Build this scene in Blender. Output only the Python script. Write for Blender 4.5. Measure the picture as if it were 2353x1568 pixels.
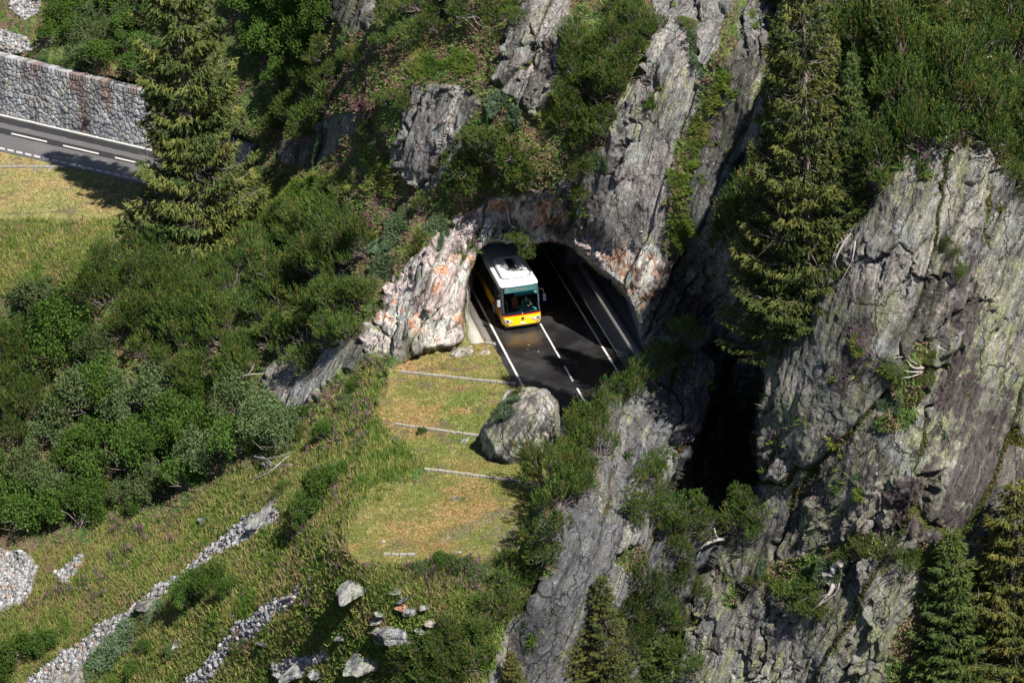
import bpy, bmesh, math, random
import numpy as np
from mathutils import Vector, Matrix
R = math.radians
for o in list(bpy.data.objects): bpy.data.objects.remove(o)
scene = bpy.context.scene
C = scene.collection
random.seed(7); rng = np.random.default_rng(7)

# ------------------------------------------------------------------ camera
DIST, PITCH, ROLL, FPX = 164.79, R(24.025), R(-4.01), 6042.8   # FPX: focal length in units of a 2352 wide frame
FW = np.array([0, math.cos(PITCH), -math.sin(PITCH)]); POS = -FW * DIST
r0 = np.array([1., 0, 0]); u0 = np.cross(r0, FW)
RT = r0 * math.cos(ROLL) + u0 * math.sin(ROLL); UP = -r0 * math.sin(ROLL) + u0 * math.cos(ROLL)
cd = bpy.data.cameras.new('camera'); cam = bpy.data.objects.new('camera', cd); C.objects.link(cam)
m = Matrix.Identity(4)
for i in range(3):
    m[i][0], m[i][1], m[i][2], m[i][3] = RT[i], UP[i], -FW[i], POS[i]
cam.matrix_world = m
cd.sensor_width = 36; cd.lens = FPX / 2352 * 36; cd.clip_end = 2000; cd.clip_start = 1
scene.camera = cam

# ------------------------------------------------------------------ light
SUN_AZ, SUN_EL = R(38), R(52)          # sun stands behind the camera's right shoulder
tosun = Vector((math.sin(SUN_AZ) * math.cos(SUN_EL), -math.cos(SUN_AZ) * math.cos(SUN_EL), math.sin(SUN_EL)))
sd = bpy.data.lights.new('sun', 'SUN'); sd.energy = 5.0; sd.angle = R(.5); sd.color = (1, .94, .84)
sun = bpy.data.objects.new('sun', sd); C.objects.link(sun)
sun.rotation_euler = tosun.to_track_quat('Z', 'Y').to_euler()
w = bpy.data.worlds.new('World'); scene.world = w; w.use_nodes = True
nt = w.node_tree; bg = nt.nodes['Background']; sky = nt.nodes.new('ShaderNodeTexSky')
sky.sky_type = 'NISHITA'; sky.sun_disc = False; sky.sun_elevation = SUN_EL
sky.sun_rotation = math.atan2(tosun.x, tosun.y); sky.altitude = 1500
nt.links.new(sky.outputs[0], bg.inputs[0]); bg.inputs[1].default_value = .05
vs = scene.view_settings; vs.view_transform = 'Standard'; vs.look = 'None'; vs.gamma = 1; vs.exposure = 1.0

# ------------------------------------------------------------------ helpers: rays, noise, polygons
def at_z(px, py, z):
    """where the line of sight through a spot of the slope meets height z"""
    px, py, z = np.broadcast_arrays(np.asarray(px, float), np.asarray(py, float), np.asarray(z, float))
    d = FW + ((px - 1176) / FPX)[..., None] * RT - ((py - 784) / FPX)[..., None] * UP
    return POS + ((z - POS[2]) / d[..., 2])[..., None] * d
TAB = np.random.default_rng(99).random(65536).astype(np.float32)
def hsh(i, j, k, s): return TAB[(i * 7919 + j * 30011 + k * 50261 + s * 1237 + ((i * j) & 1023)) & 65535]
def vnoise(x, y, z=None, s=0):
    """value noise 0..1"""
    x, y, z = (np.asarray(v, np.float32) for v in (x, y, z))
    xi, yi, zi = np.floor(x), np.floor(y), np.floor(z)
    fx, fy, fz = x - xi, y - yi, z - zi
    fx = fx * fx * (3 - 2 * fx); fy = fy * fy * (3 - 2 * fy); fz = fz * fz * (3 - 2 * fz)
    h = xi.astype(np.int32) * 7919 + yi.astype(np.int32) * 30011 + zi.astype(np.int32) * 50261 + s * 1237
    def c(o): return TAB[(h + o) & 65535]
    def lx(o): a = c(o); return a + (c(o + 7919) - a) * fx
    a = lx(0); a = a + (lx(30011) - a) * fy
    b = lx(50261); b = b + (lx(80272) - b) * fy
    return a + (b - a) * fz
def fbm(x, y, z=None, o=4, s=0, g=.5):
    if z is None: z = np.zeros_like(x)
    a, t, n = 1., 0., 0
    for i in range(o):
        n = n + a * vnoise(x, y, z, s + i * 17); t += a; a *= g
        x, y, z = x * 2.03 + 11.3, y * 2.03 + 5.7, z * 2.03 + 3.1
    return n / t
def voro(x, y, s=0, tilt=False):
    """2-D Voronoi: distance to the nearest edge and a random number per cell"""
    xi, yi = np.floor(x).astype(np.int64), np.floor(y).astype(np.int64)
    d1 = np.full(x.shape, 9.); d2 = d1.copy(); cid = np.zeros(x.shape); sl = cid.copy()
    zz = np.zeros_like(xi)
    for a in (-1, 0, 1):
        for b in (-1, 0, 1):
            cx = xi + a + hsh(xi + a, yi + b, zz, s) * .9; cy = yi + b + hsh(xi + a, yi + b, zz, s + 5) * .9
            d = np.hypot(cx - x, cy - y); h = hsh(xi + a, yi + b, zz, s + 9)
            near = d < d1
            d2 = np.where(near, d1, np.minimum(d2, d)); cid = np.where(near, h, cid); d1 = np.where(near, d, d1)
            if tilt: sl = np.where(near, (x - cx) * (h * 7 % 1 - .5) * 2 + (y - cy) * (h * 13 % 1 - .5) * 2, sl)
    return (d2 - d1, cid, sl) if tilt else (d2 - d1, cid)
def inpoly(poly, x, y):
    c = np.zeros(x.shape, bool); n = len(poly)
    for i in range(n):
        x1, y1 = poly[i]; x2, y2 = poly[(i + 1) % n]
        if y1 == y2: continue
        c ^= ((y1 > y) != (y2 > y)) & (x < (x2 - x1) * (y - y1) / (y2 - y1) + x1)
    return c
def smooth(a, lo, hi):
    t = np.clip((a - lo) / (hi - lo), 0, 1); return t * t * (3 - 2 * t)
def blur(a, r):
    for ax in (0, 1):
        for _ in range(2):
            p = np.pad(a, [(r + 1, r) if i == ax else (0, 0) for i in (0, 1)], mode='edge')
            cs = np.cumsum(p, axis=ax); n = a.shape[ax]
            a = (np.take(cs, np.arange(2 * r + 1, 2 * r + 1 + n), ax) - np.take(cs, np.arange(n), ax)) / (2 * r + 1)
    return a

def mesh_np(name, V, F, mat=None, parent=None, attrs=None, smooth_=False, corner=None):
    """V (n,3), F (m,k) -> one mesh object"""
    me = bpy.data.meshes.new(name); V = np.asarray(V, np.float32); F = np.asarray(F, np.int32)
    k = F.shape[1]
    me.vertices.add(len(V)); me.vertices.foreach_set('co', V.ravel())
    me.loops.add(F.size); me.loops.foreach_set('vertex_index', F.ravel())
    me.polygons.add(len(F)); me.polygons.foreach_set('loop_start', np.arange(0, F.size, k, dtype=np.int32))
    me.polygons.foreach_set('loop_total', np.full(len(F), k, np.int32))
    if smooth_: me.polygons.foreach_set('use_smooth', np.ones(len(F), bool))
    for an, av in (attrs or {}).items():
        av = np.asarray(av, np.float32)
        if av.ndim == 1:
            at_ = me.attributes.new(an, 'FLOAT', 'POINT'); at_.data.foreach_set('value', av)
        else:
            at_ = me.attributes.new(an, 'FLOAT_COLOR', 'POINT')
            if av.shape[1] == 3: av = np.hstack([av, np.ones((len(av), 1), np.float32)])
            at_.data.foreach_set('color', av.ravel())
    me.update(calc_edges=True)
    if mat: me.materials.append(mat)
    o = bpy.data.objects.new(name, me); C.objects.link(o)
    if parent: o.parent = parent
    return o
def obj(name, bm, mat, parent=None, sm=False):
    me = bpy.data.meshes.new(name)
    bmesh.ops.recalc_face_normals(bm, faces=bm.faces); bm.to_mesh(me); bm.free()
    if sm:
        for p in me.polygons: p.use_smooth = True
    if mat: me.materials.append(mat)
    o = bpy.data.objects.new(name, me); C.objects.link(o)
    if parent: o.parent = parent
    return o
def tag(o, label=None, cat=None, group=None, kind=None):
    if label: o['label'] = label
    if cat: o['category'] = cat
    if group: o['group'] = group
    if kind: o['kind'] = kind
    return o
def empty(name, loc=(0, 0, 0), rz=0.):
    o = bpy.data.objects.new(name, None); C.objects.link(o); o.empty_display_size = .3
    o.location = loc; o.rotation_euler = (0, 0, rz); return o
def add_box(bm, c, s, rot=None, bev=0.):
    mt = Matrix.Translation(c) @ (rot or Matrix.Identity(4)) @ Matrix.Diagonal((s[0], s[1], s[2], 1))
    r = bmesh.ops.create_cube(bm, size=1, matrix=mt)
    if bev:
        es = list({e for v in r['verts'] for e in v.link_edges})
        bmesh.ops.bevel(bm, geom=es, offset=bev, segments=2, affect='EDGES', profile=.6)
def tube_np(pts, rad, n=5):
    pts = np.asarray(pts, float); k = len(pts); rad = np.broadcast_to(rad, (k,))
    t = np.gradient(pts, axis=0); t /= np.linalg.norm(t, axis=1)[:, None] + 1e-9
    a = np.where(np.abs(t[:, 2:3]) > .9, [[1., 0, 0]], [[0., 0, 1]])
    u = np.cross(t, a); u /= np.linalg.norm(u, axis=1)[:, None] + 1e-9; v = np.cross(t, u)
    an = np.linspace(0, 2 * np.pi, n, endpoint=False)
    V = (pts[:, None] + rad[:, None, None] * (np.cos(an)[None, :, None] * u[:, None] + np.sin(an)[None, :, None] * v[:, None])).reshape(-1, 3)
    i = np.arange(k - 1)[:, None] * n; j = np.arange(n)[None]; jn = (j + 1) % n
    F = np.stack([i + j, i + jn, i + n + jn, i + n + j], -1).reshape(-1, 4)
    return V, F
class Acc:
    def __init__(s): s.V = []; s.F = []; s.A = []; s.n = 0
    def add(s, V, F, a=None):
        s.V.append(V); s.F.append(np.asarray(F) + s.n); s.n += len(V)
        if a is not None: s.A.append(np.broadcast_to(np.asarray(a, float), (len(V), 3)))
    def build(s, name, mat, parent=None, smooth_=False):
        at_ = {'col': np.vstack(s.A)} if s.A else None
        return mesh_np(name, np.vstack(s.V), np.vstack(s.F), mat, parent, at_, smooth_)

# ------------------------------------------------------------------ materials
def nodes(name, rough=.8, spec=.3):
    m = bpy.data.materials.new(name); m.use_nodes = True; t = m.node_tree; b = t.nodes['Principled BSDF']
    b.inputs['Roughness'].default_value = rough; b.inputs['Specular IOR Level'].default_value = spec
    return m, t, b
def N(t, typ, **kw):
    n = t.nodes.new(typ)
    for k, v in kw.items():
        if k in n.inputs: n.inputs[k].default_value = v
        else: setattr(n, k, v)
    return n
def mixc(t, f, a, b, blend='MIX'):
    n = t.nodes.new('ShaderNodeMix'); n.data_type = 'RGBA'; n.blend_type = blend
    for s, v in ((n.inputs[0], f), (n.inputs[6], a), (n.inputs[7], b)):
        if hasattr(v, 'is_output'): t.links.new(v, s)
        elif isinstance(v, (int, float)): s.default_value = v
        else: s.default_value = (*v, 1)
    return n.outputs[2]
def ramp(t, x, lo, hi, a=0., b=1.):
    n = t.nodes.new('ShaderNodeMapRange'); n.interpolation_type = 'SMOOTHSTEP'; t.links.new(x, n.inputs[0])
    for i, v in zip((1, 2, 3, 4), (lo, hi, a, b)): n.inputs[i].default_value = v
    return n.outputs[0]
def math_(t, op, a, b=0.):
    n = t.nodes.new('ShaderNodeMath'); n.operation = op
    for s, v in ((n.inputs[0], a), (n.inputs[1], b)):
        if hasattr(v, 'is_output'): t.links.new(v, s)
        else: s.default_value = v
    return n.outputs[0]
def noise(t, vec, scale, det=5, rough=.6, dist=0.):
    n = N(t, 'ShaderNodeTexNoise', Scale=scale, Detail=det, Roughness=rough, Distortion=dist)
    if vec is not None: t.links.new(vec, n.inputs['Vector'])
    return n.outputs[0]
def attr(t, name, out='Fac'):
    n = t.nodes.new('ShaderNodeAttribute'); n.attribute_name = name; return n.outputs[out]
def bump(t, b, h, strength=.5, dist=.1):
    n = N(t, 'ShaderNodeBump', Strength=strength, Distance=dist); t.links.new(h, n.inputs['Height']); t.links.new(n.outputs[0], b.inputs['Normal'])
def simple(name, col, rough=.5, metal=0., var=0., scale=8., spec=.4, coat=0.):
    m, t, b = nodes(name, rough, spec); b.inputs['Metallic'].default_value = metal
    b.inputs['Coat Weight'].default_value = coat
    geo = N(t, 'ShaderNodeTexCoord')
    v = noise(t, geo.outputs['Object'], scale, 4)
    d = [c * (1 - var) for c in col]; l = [min(1, c * (1 + var)) for c in col]
    t.links.new(mixc(t, v, d, l), b.inputs['Base Color']); return m
GRAIN = Vector((-.38, -.36, -.85)).normalized()
def strata(t):
    """object coordinates turned so that the rock's grain runs along one axis, then squeezed along it"""
    g = N(t, 'ShaderNodeTexCoord'); mp = N(t, 'ShaderNodeMapping')
    q = Vector((0, 0, 1)).rotation_difference(GRAIN).inverted()
    mp.inputs['Rotation'].default_value = q.to_euler(); t.links.new(g.outputs['Object'], mp.inputs['Vector'])
    mp2 = N(t, 'ShaderNodeMapping'); mp2.inputs['Scale'].default_value = (1, 1, .3); t.links.new(mp.outputs[0], mp2.inputs[0])
    return g.outputs['Object'], mp2.outputs[0]
def rock_color(t, warm=None, dark=None, lich=.5):
    P, S = strata(t)
    big = noise(t, P, .35, 3); st = noise(t, S, 1.6, 7, .68, .4); fine = noise(t, P, 9, 5, .75); st2 = noise(t, S, 6, 5, .7)
    col = mixc(t, ramp(t, st, .3, .7), (.095, .09, .1), (.37, .36, .37))
    col = mixc(t, ramp(t, st2, .38, .62, 0, .6), col, (.25, .235, .25))
    n2 = noise(t, P, .8, 4); col = mixc(t, ramp(t, n2, .48, .68, 0, .55), col, (.3, .245, .265))
    n3 = noise(t, P, 1.1, 4); col = mixc(t, ramp(t, n3, .55, .7, 0, .5), col, (.2, .24, .25))
    li = math_(t, 'MULTIPLY', ramp(t, noise(t, S, 2.4, 8, .8), .50, .66), ramp(t, noise(t, P, .3, 2), .35, .6, .25, 1))
    col = mixc(t, math_(t, 'MULTIPLY', li, lich), col, (.34, .36, .19))
    bl = math_(t, 'MULTIPLY', ramp(t, noise(t, S, 1.1, 6, .7), .53, .62), ramp(t, big, .4, .6, .3, 1))
    col = mixc(t, math_(t, 'MULTIPLY', bl, .85), col, (.028, .026, .03))
    col = mixc(t, ramp(t, fine, .62, .72, 0, .6), col, (.55, .54, .55))
    col = mixc(t, ramp(t, fine, .40, .30, 0, .65), col, (.05, .048, .052))
    if warm is not None:
        w1 = mixc(t, ramp(t, noise(t, S, 1.3, 6, .7), .4, .62), (.36, .29, .28), (.55, .52, .5))
        w1 = mixc(t, ramp(t, noise(t, P, .9, 5, .65), .52, .64, 0, .8), w1, (.47, .2, .09))
        w1 = mixc(t, ramp(t, noise(t, S, 2.1, 6, .7), .56, .66, 0, .8), w1, (.11, .07, .06))
        w1 = mixc(t, ramp(t, noise(t, P, 1.7, 5, .65), .55, .66, 0, .6), w1, (.38, .43, .42))
        col = mixc(t, math_(t, 'MULTIPLY', warm, ramp(t, noise(t, P, .7, 5), .3, .5, .45, 1)), col, w1)
    if dark is not None: col = mixc(t, math_(t, 'MULTIPLY', dark, ramp(t, st, .25, .7, 1, .45)), col, (.035, .026, .03))
    h = math_(t, 'ADD', math_(t, 'MULTIPLY', st, 1.), math_(t, 'ADD', math_(t, 'MULTIPLY', fine, .35), math_(t, 'MULTIPLY', st2, .5)))
    return P, S, col, h, fine
def terrain_mat():
    """the ground's own colours come with the mesh; grain, grit and roughness are added here"""
    m, t, b = nodes('terrain', .9, .2); g = N(t, 'ShaderNodeTexCoord').outputs['Object']
    f = noise(t, g, 14, 3, .75); c = attr(t, 'col', 'Color')
    d = mixc(t, 1., c, (.62, .62, .64), 'MULTIPLY'); l = mixc(t, 1., c, (1.35, 1.35, 1.3), 'MULTIPLY')
    c = mixc(t, ramp(t, f, .36, .64), d, l)
    P, S = strata(t); g2 = noise(t, S, 5.5, 5, .78, .3); rk = attr(t, 'rock')
    c = mixc(t, math_(t, 'MULTIPLY', rk, ramp(t, g2, .5, .36)), c, mixc(t, 1., c, (.22, .22, .23), 'MULTIPLY'))
    c = mixc(t, math_(t, 'MULTIPLY', rk, ramp(t, g2, .53, .66)), c, mixc(t, 1., c, (1.5, 1.48, 1.45), 'MULTIPLY'))
    dz = N(t, 'ShaderNodeTexNoise', Scale=.9, Detail=4., Roughness=.6); t.links.new(P, dz.inputs['Vector'])
    wv = N(t, 'ShaderNodeVectorMath', operation='MULTIPLY_ADD'); t.links.new(dz.outputs['Color'], wv.inputs[0]); wv.inputs[1].default_value = (.9, .9, .5); t.links.new(S, wv.inputs[2])
    ck = None
    for sc_, wd_, am in ((.55, .018, .9), (1.7, .022, .6)):
        vo = N(t, 'ShaderNodeTexVoronoi', Scale=sc_); vo.feature = 'DISTANCE_TO_EDGE'; t.links.new(wv.outputs[0], vo.inputs['Vector'])
        q_ = math_(t, 'MULTIPLY', ramp(t, vo.outputs['Distance'], wd_, 0.), am * 1.); ck = q_ if ck is None else math_(t, 'MAXIMUM', ck, math_(t, 'MULTIPLY', q_, ramp(t, dz.outputs['Fac'], .45, .6)))
    ck = math_(t, 'MULTIPLY', ck, rk); c = mixc(t, ck, c, (.02, .019, .018))
    f = math_(t, 'SUBTRACT', math_(t, 'ADD', f, math_(t, 'MULTIPLY', math_(t, 'MULTIPLY', g2, rk), 1.6)), math_(t, 'MULTIPLY', ck, 1.2))
    t.links.new(c, b.inputs['Base Color']); bump(t, b, f, .8, .09)
    return m
def rockmat(name, pale=0., warm=0.):
    m, t, b = nodes(name, .88, .2)
    P, S, c, h, f = rock_color(t, lich=.3)
    c = mixc(t, pale, c, mixc(t, noise(t, P, 4, 6, .7), (.2, .2, .21), (.5, .5, .5)))
    t.links.new(c, b.inputs['Base Color']); bump(t, b, h, .7, .12); return m
def foliage(name, hue_var=.3, rough=.75, trans=.25):
    """leaf colour from the mesh's own 'col' attribute, varied a little plant by plant"""
    m, t, b = nodes(name, rough, .15)
    oi = N(t, 'ShaderNodeObjectInfo'); c = attr(t, 'col', 'Color')
    c2 = mixc(t, ramp(t, oi.outputs['Random'], 0, 1, 0, hue_var), c, mixc(t, 1., c, (1.25, 1.05, .65), 'MULTIPLY'))
    hs = N(t, 'ShaderNodeHueSaturation'); t.links.new(c2, hs.inputs['Color'])
    t.links.new(ramp(t, oi.outputs['Random'], 1, 0, .8, 1.2), hs.inputs['Value'])
    t.links.new(hs.outputs[0], b.inputs['Base Color'])
    tr = N(t, 'ShaderNodeBsdfTranslucent'); t.links.new(hs.outputs[0], tr.inputs[0])
    mx = N(t, 'ShaderNodeMixShader'); mx.inputs[0].default_value = trans
    t.links.new(b.outputs[0], mx.inputs[1]); t.links.new(tr.outputs[0], mx.inputs[2])
    t.links.new(mx.outputs[0], t.nodes['Material Output'].inputs[0]); return m
M = dict(terrain=terrain_mat(), rock=rockmat('grey_rock', .15), pale_rock=rockmat('pale_rock', .75), leaf=foliage('leaf'),
         needle=foliage('needle', .35, .7, .12), bark=simple('bark', (.17, .14, .13), .9, var=.5, scale=6),
         dead=simple('dead_wood', (.3, .275, .27), .8, var=.3, scale=10))
# ------------------------------------------------------------------ terrain
# heights of the ground where sight lines meet it (x, y in a 2352 wide view, z in metres)
A_PTS = [(1000,650,4),(1150,470,7.2),(1175,550,5.3),(1240,550,5.3),(1090,700,2.2),(1070,770,.4),(1105,600,4.2),(1300,600,4.5),(1360,625,4.5),(1430,680,4.2),(1480,830,.1),(1470,740,2.6),
 (1500,640,5.6),(1560,560,8),(1650,500,10),(1300,450,9),(1200,400,10.7),(1100,400,9.6),(950,460,7),(900,560,4.6),(830,700,1.5),(860,800,0),(790,800,-1),
 (1230,270,13.6),(1200,100,17.6),(1200,-200,22),(1000,300,11.6),(1000,100,16),(1000,-200,22),(1450,300,13.6),(1480,100,18.4),(1500,-200,21.5),(1650,300,14),(1700,100,18.6),(1750,-200,21),
 (1590,640,5),(1600,750,1.8),(1650,900,-1.5),(1600,1100,-3),(1550,1200,-5),(1760,650,6.5),(1850,500,10.8),(1850,200,18),(1850,-200,22),(1700,1100,-4),
 (1450,900,0),(1350,950,0),(1300,1050,0),(1450,1000,0),(1250,1250,0),(1300,1400,-2.5),(1550,950,0),
 (0,262,0),(0,350,0),(330,340,0),(330,415,0),(530,378,0),(530,420,0),(0,500,0),(250,500,0),(0,620,-2),(200,600,-1),(420,500,-.3),(-300,350,0),(-300,200,0),(-300,500,0),
 (0,118,4.9),(180,160,4.85),(355,205,4.75),(200,50,6.9),(200,-200,12.5),(450,100,7.5),(450,-200,14),(0,-200,12),(0,40,6.6),(600,150,8),(700,100,10),(700,-200,17),(560,300,3.6),(480,250,4.4),
 (640,330,3.4),(740,200,9),(700,400,3.6),(620,430,1.2),(800,400,6.2),(800,250,10.4),(850,100,14.6),(900,-200,21),(700,520,1.1),(600,560,-.8),(500,580,-1.5),(400,580,-1.2),
 (400,700,-3.5),(600,700,-2.5),(750,700,-1),(300,800,-6),(500,800,-5),(700,800,-3.1),(780,900,-2.6),(900,900,-.2),(870,960,-.2),(830,1050,-.4),(700,1000,-5),(500,1000,-8.5),(300,1000,-10.5),(100,1000,-11.2),
 (0,800,-7),(0,1200,-15),(200,1200,-14),(400,1200,-12),(600,1200,-6.4),(800,1260,-.1),(1000,1340,-.7),(900,1420,-2.7),(700,1400,-5),(720,1300,-3.3),(500,1400,-9.2),(300,1400,-14),(0,1400,-17.5),
 (0,1568,-19.5),(300,1568,-16),(600,1568,-11),(900,1568,-6.6),(1100,1568,-5),(1150,1350,-.9),(0,1850,-23),(600,1850,-16),(1200,1850,-10),(775,1050,-2),(750,1190,-1.8),(900,1340,-.8),(800,1330,-1.2),(-300,1000,-12),(-300,1500,-20),(-300,750,-6)]
B_PTS = [(1800,700,11),(1800,100,19.6),(1800,-200,23),(1720,380,12.6),(1700,520,10.3),(1720,640,8.5),(1850,400,16),(1860,150,21),(1740,1000,5),(2300,1000,5.5),(2300,700,12.6),(2300,400,19.2),(2300,100,24),(2300,-200,26),(2000,400,19.6),(2000,100,25),(2000,-200,27),(1960,600,15.3),(2000,800,11.6),(2000,1000,6.9),
 (1800,1150,1.6),(2000,1200,2.4),(2300,1200,1.3),(1700,1300,-2.5),(2000,1400,-2.4),(2300,1400,-3.6),(1500,1568,-9),(2000,1568,-6.4),(2300,1568,-7.6),(1500,1850,-15.5),(2300,1850,-14.5),(2650,1000,3.4),(2650,0,22),(1760,900,7.6),(1850,560,15),(2100,1100,5)]
C_PTS = [(1300,1100,2.7),(1450,950,4.2),(1550,800,6.2),(1590,900,4.9),(1620,860,5.6),(1400,1100,2.7),(1550,1050,2.8),(1240,1230,1.8),(1250,1400,-1.6),(1400,1300,-1.2),(1150,1500,-4.6),(1300,1568,-6.8),(1450,1450,-5.6),(1120,1568,-5.6),(1200,1850,-13),(1400,1850,-14.5),(1350,1200,1.6),(1500,1200,.2),(1640,1210,.2)]
POLY_B = [(1800,-400),(1802,60),(1778,200),(1725,320),(1690,420),(1678,520),(1672,600),(1700,660),(1735,720),(1765,800),(1745,900),(1735,960),(1742,1050),(1755,1100),(1722,1125),(1690,1180),(1650,1250),(1600,1340),(1560,1400),(1500,1490),(1460,1568),(1380,1950),(2900,1950),(2900,-400)]
POLY_C = [(1236,1250),(1255,1180),(1280,1120),(1330,1010),(1400,925),(1480,850),(1545,770),(1600,790),(1652,830),(1655,885),(1590,1037),(1545,1120),(1535,1165),(1600,1192),(1670,1180),(1660,1245),(1600,1340),(1560,1400),(1500,1490),(1460,1568),(1380,1950),(1000,1950),(1120,1568),(1150,1450),(1200,1400),(1250,1330)]
FLAT = [(940,812),(1075,785),(1060,720),(1075,640),(1110,560),(1300,560),(1440,680),(1490,850),(1520,900),(1420,925),(1330,1010),(1280,1120),(1255,1180),(1236,1250),(1180,1275),(1080,1290),(900,1300),(800,1290),(785,1240),(800,1170),(825,1090),(845,1000),(865,930),(925,832)]
BENCH = [(940,812),(1075,785),(1060,720),(1075,640),(1110,560),(1300,560),(1440,680),(1490,850),(1520,900),(1420,925),(1330,1010),(1280,1120),(1255,1180),(1236,1250),(1130,1290),(1000,1300),(800,1300),(790,1235),(850,1120),(990,1088),(890,980),(850,960),(880,880),(925,832)]
UPROAD = [(-400,150),(335,333),(560,388),(590,420),(540,440),(330,425),(300,500),(100,505),(-400,500)]
OPEN = [(1073,770),(1077,713),(1087,675),(1094,642),(1104,614),(1106,591),(1120,576),(1139,561),(1163,556),(1179,551),(1199,555),(1238,557),(1261,555),(1283,563),(1297,578),(1294,604),(1321,619),(1340,620),(1357,628),(1377,631),(1405,642),(1424,672),(1452,698),(1471,754),(1480,792),(1479,822)]
_o = np.array(OPEN, float); _r = np.random.default_rng(5); _q = [_o[0]]
for _a, _b in zip(_o[:-1], _o[1:]):                 # broken, not smooth, rock rim
    _n = max(1, int(np.hypot(*(_b - _a)) / 9))
    for _k in range(1, _n + 1):
        _p = _a + (_b - _a) * _k / _n; _d = _p - np.array([1250, 700]); _d /= np.hypot(*_d)
        _q.append(_p + _d * (_r.normal() * 3.2 + 3.5 * math.sin(_p[0] * .11)) * (1 if _p[1] < 735 and _p[0] > 1120 else .35))
OPEN = [tuple(_p) for _p in _q]
ROCK = [[(1165,90),(1190,0),(1195,-80),(1310,-80),(1315,60),(1300,150),(1283,200),(1236,288),(1205,230),(1165,215),(1125,170)],
 [(912,320),(960,200),(1040,188),(1100,222),(1075,330),(1010,420),(965,462),(935,430),(908,370)],
 [(1515,-60),(1692,-60),(1672,60),(1632,150),(1600,200),(1580,290),(1550,330),(1535,420),(1540,500),(1520,560),(1530,640),(1480,720),(1500,850),(1420,680),(1300,600),(1258,540),(1275,440),(1385,350),(1410,260),(1470,170),(1500,100)],
 [(1800,20),(1840,-60),(1900,-60),(1860,200),(1790,300),(1720,440),(1660,600),(1760,700),(1700,1150),(1500,1250),(1500,850),(1500,700),(1540,600),(1600,540),(1580,480),(1580,440),(1612,330),(1612,250),(1682,130),(1716,-60)],
 [(845,800),(865,710),(930,605),(1060,490),(1150,450),(1262,440),(1300,470),(1305,610),(1240,570),(1140,565),(1080,700),(1085,790),(1010,800),(970,840),(900,838)],
 [(640,330),(700,290),(840,235),(825,300),(740,390),(650,385)],
 [(600,850),(640,810),(760,800),(850,760),(850,830),(780,880),(720,930),(690,950),(600,940)],
 [(765,60),(800,-60),(900,-60),(880,40),(830,80)], [(1000,-60),(1060,-60),(1050,24),(1010,24)],
 [(180,1535),(175,1568),(230,1640),(120,1640)],[(750,600),(790,590),(800,650),(750,660)]]
CLIFFGREEN = [[(1830,-400),(1825,60),(1800,200),(1755,320),(1715,420),(1685,520),(1662,600),(1700,640),(1760,660),(1850,640),(1900,520),(1940,300),(1940,-400)],[(1950,-100),(2500,-100),(2500,380),(2352,420),(2250,330),(2080,320),(1990,430),(1900,520),(1930,250)],
 [(2040,880),(2060,850),(2120,760),(2150,780),(2110,880),(2090,980),(2070,980)],[(1990,950),(2070,960),(2080,990),(1990,985)],
 [(1640,1390),(1760,1300),(1900,1250),(2010,1230),(2030,1280),(1900,1290),(1860,1370),(1760,1350),(1660,1400)],
 [(1390,1290),(1470,1230),(1500,1290),(1430,1320)],[(2040,1270),(2150,1250),(2250,1330),(2352,1250),(2450,1640),(2000,1640),(2050,1450),(2150,1350)],[(1250,1240),(1290,1210),(1260,1330),(1230,1340)]]
SOIL = [[(1930,560),(1990,510),(1985,545),(1960,600),(1940,640),(1925,640)],[(1248,1240),(1262,1230),(1248,1300),(1232,1300)],[(1130,190),(1150,225),(1180,235),(1170,200),(1140,160)],[(1010,475),(1080,440),(1100,455),(1040,490)]]
SCREE = [[(640,1165),(560,1195),(520,1225),(455,1285),(330,1375),(60,1560),(-60,1680),(60,1690),(165,1568),(290,1440),(345,1388),(400,1345),(480,1290),(570,1240),(650,1195)],
 [(690,1338),(560,1430),(400,1580),(450,1580),(590,1455),(692,1362)],[(-80,1240),(60,1270),(85,1300),(60,1380),(-80,1440)],[(620,1535),(660,1510),(750,1490),(760,1505),(650,1550)],
 [(25,20),(40,-20),(110,-20),(90,30),(60,50)],[(-80,55),(60,85),(72,120),(-80,115)],[(130,1320),(190,1270),(185,1300),(150,1345)],
 [(0,378),(150,380),(150,388),(0,384)]]
TALL = [[(-400,500),(300,500),(260,540),(240,620),(180,660),(-400,690)],
 [(880,835),(930,832),(900,900),(850,960),(890,980),(990,1088),(850,1120),(790,1235),(800,1300),(1130,1290),(1230,1270),(1200,1400),(1130,1568),(1000,1950),(-400,1950),(-400,1230),(200,1260),(240,1180),(420,1190),(500,1110),(700,980),(780,900),(860,840)],
 [(1120,1060),(1060,1070),(920,1010),(930,1060),(1010,1085),(1120,1090)]]
WARM = [[(845,800),(865,710),(930,605),(1060,490),(1150,450),(1262,440),(1310,480),(1330,560),(1560,560),(1480,720),(1300,610),(1140,565),(1080,700),(1085,790),(1010,800),(970,840),(900,838)]]
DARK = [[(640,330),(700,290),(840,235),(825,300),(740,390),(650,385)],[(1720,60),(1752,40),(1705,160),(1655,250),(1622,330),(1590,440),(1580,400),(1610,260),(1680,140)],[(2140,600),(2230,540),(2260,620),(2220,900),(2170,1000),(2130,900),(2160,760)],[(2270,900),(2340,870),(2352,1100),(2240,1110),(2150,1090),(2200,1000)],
 [(1270,460),(1330,420),(1320,560),(1290,600)],[(1020,430),(1060,400),(1050,480),(990,490)],[(1480,600),(1540,560),(1600,640),(1700,700),(1720,1100),(1600,1150),(1560,800)],[(1950,800),(2000,700),(2040,620),(2010,900),(1960,1050),(1930,1100)],[(1990,1050),(2300,1080),(2340,1240),(2040,1230)]]

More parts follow.
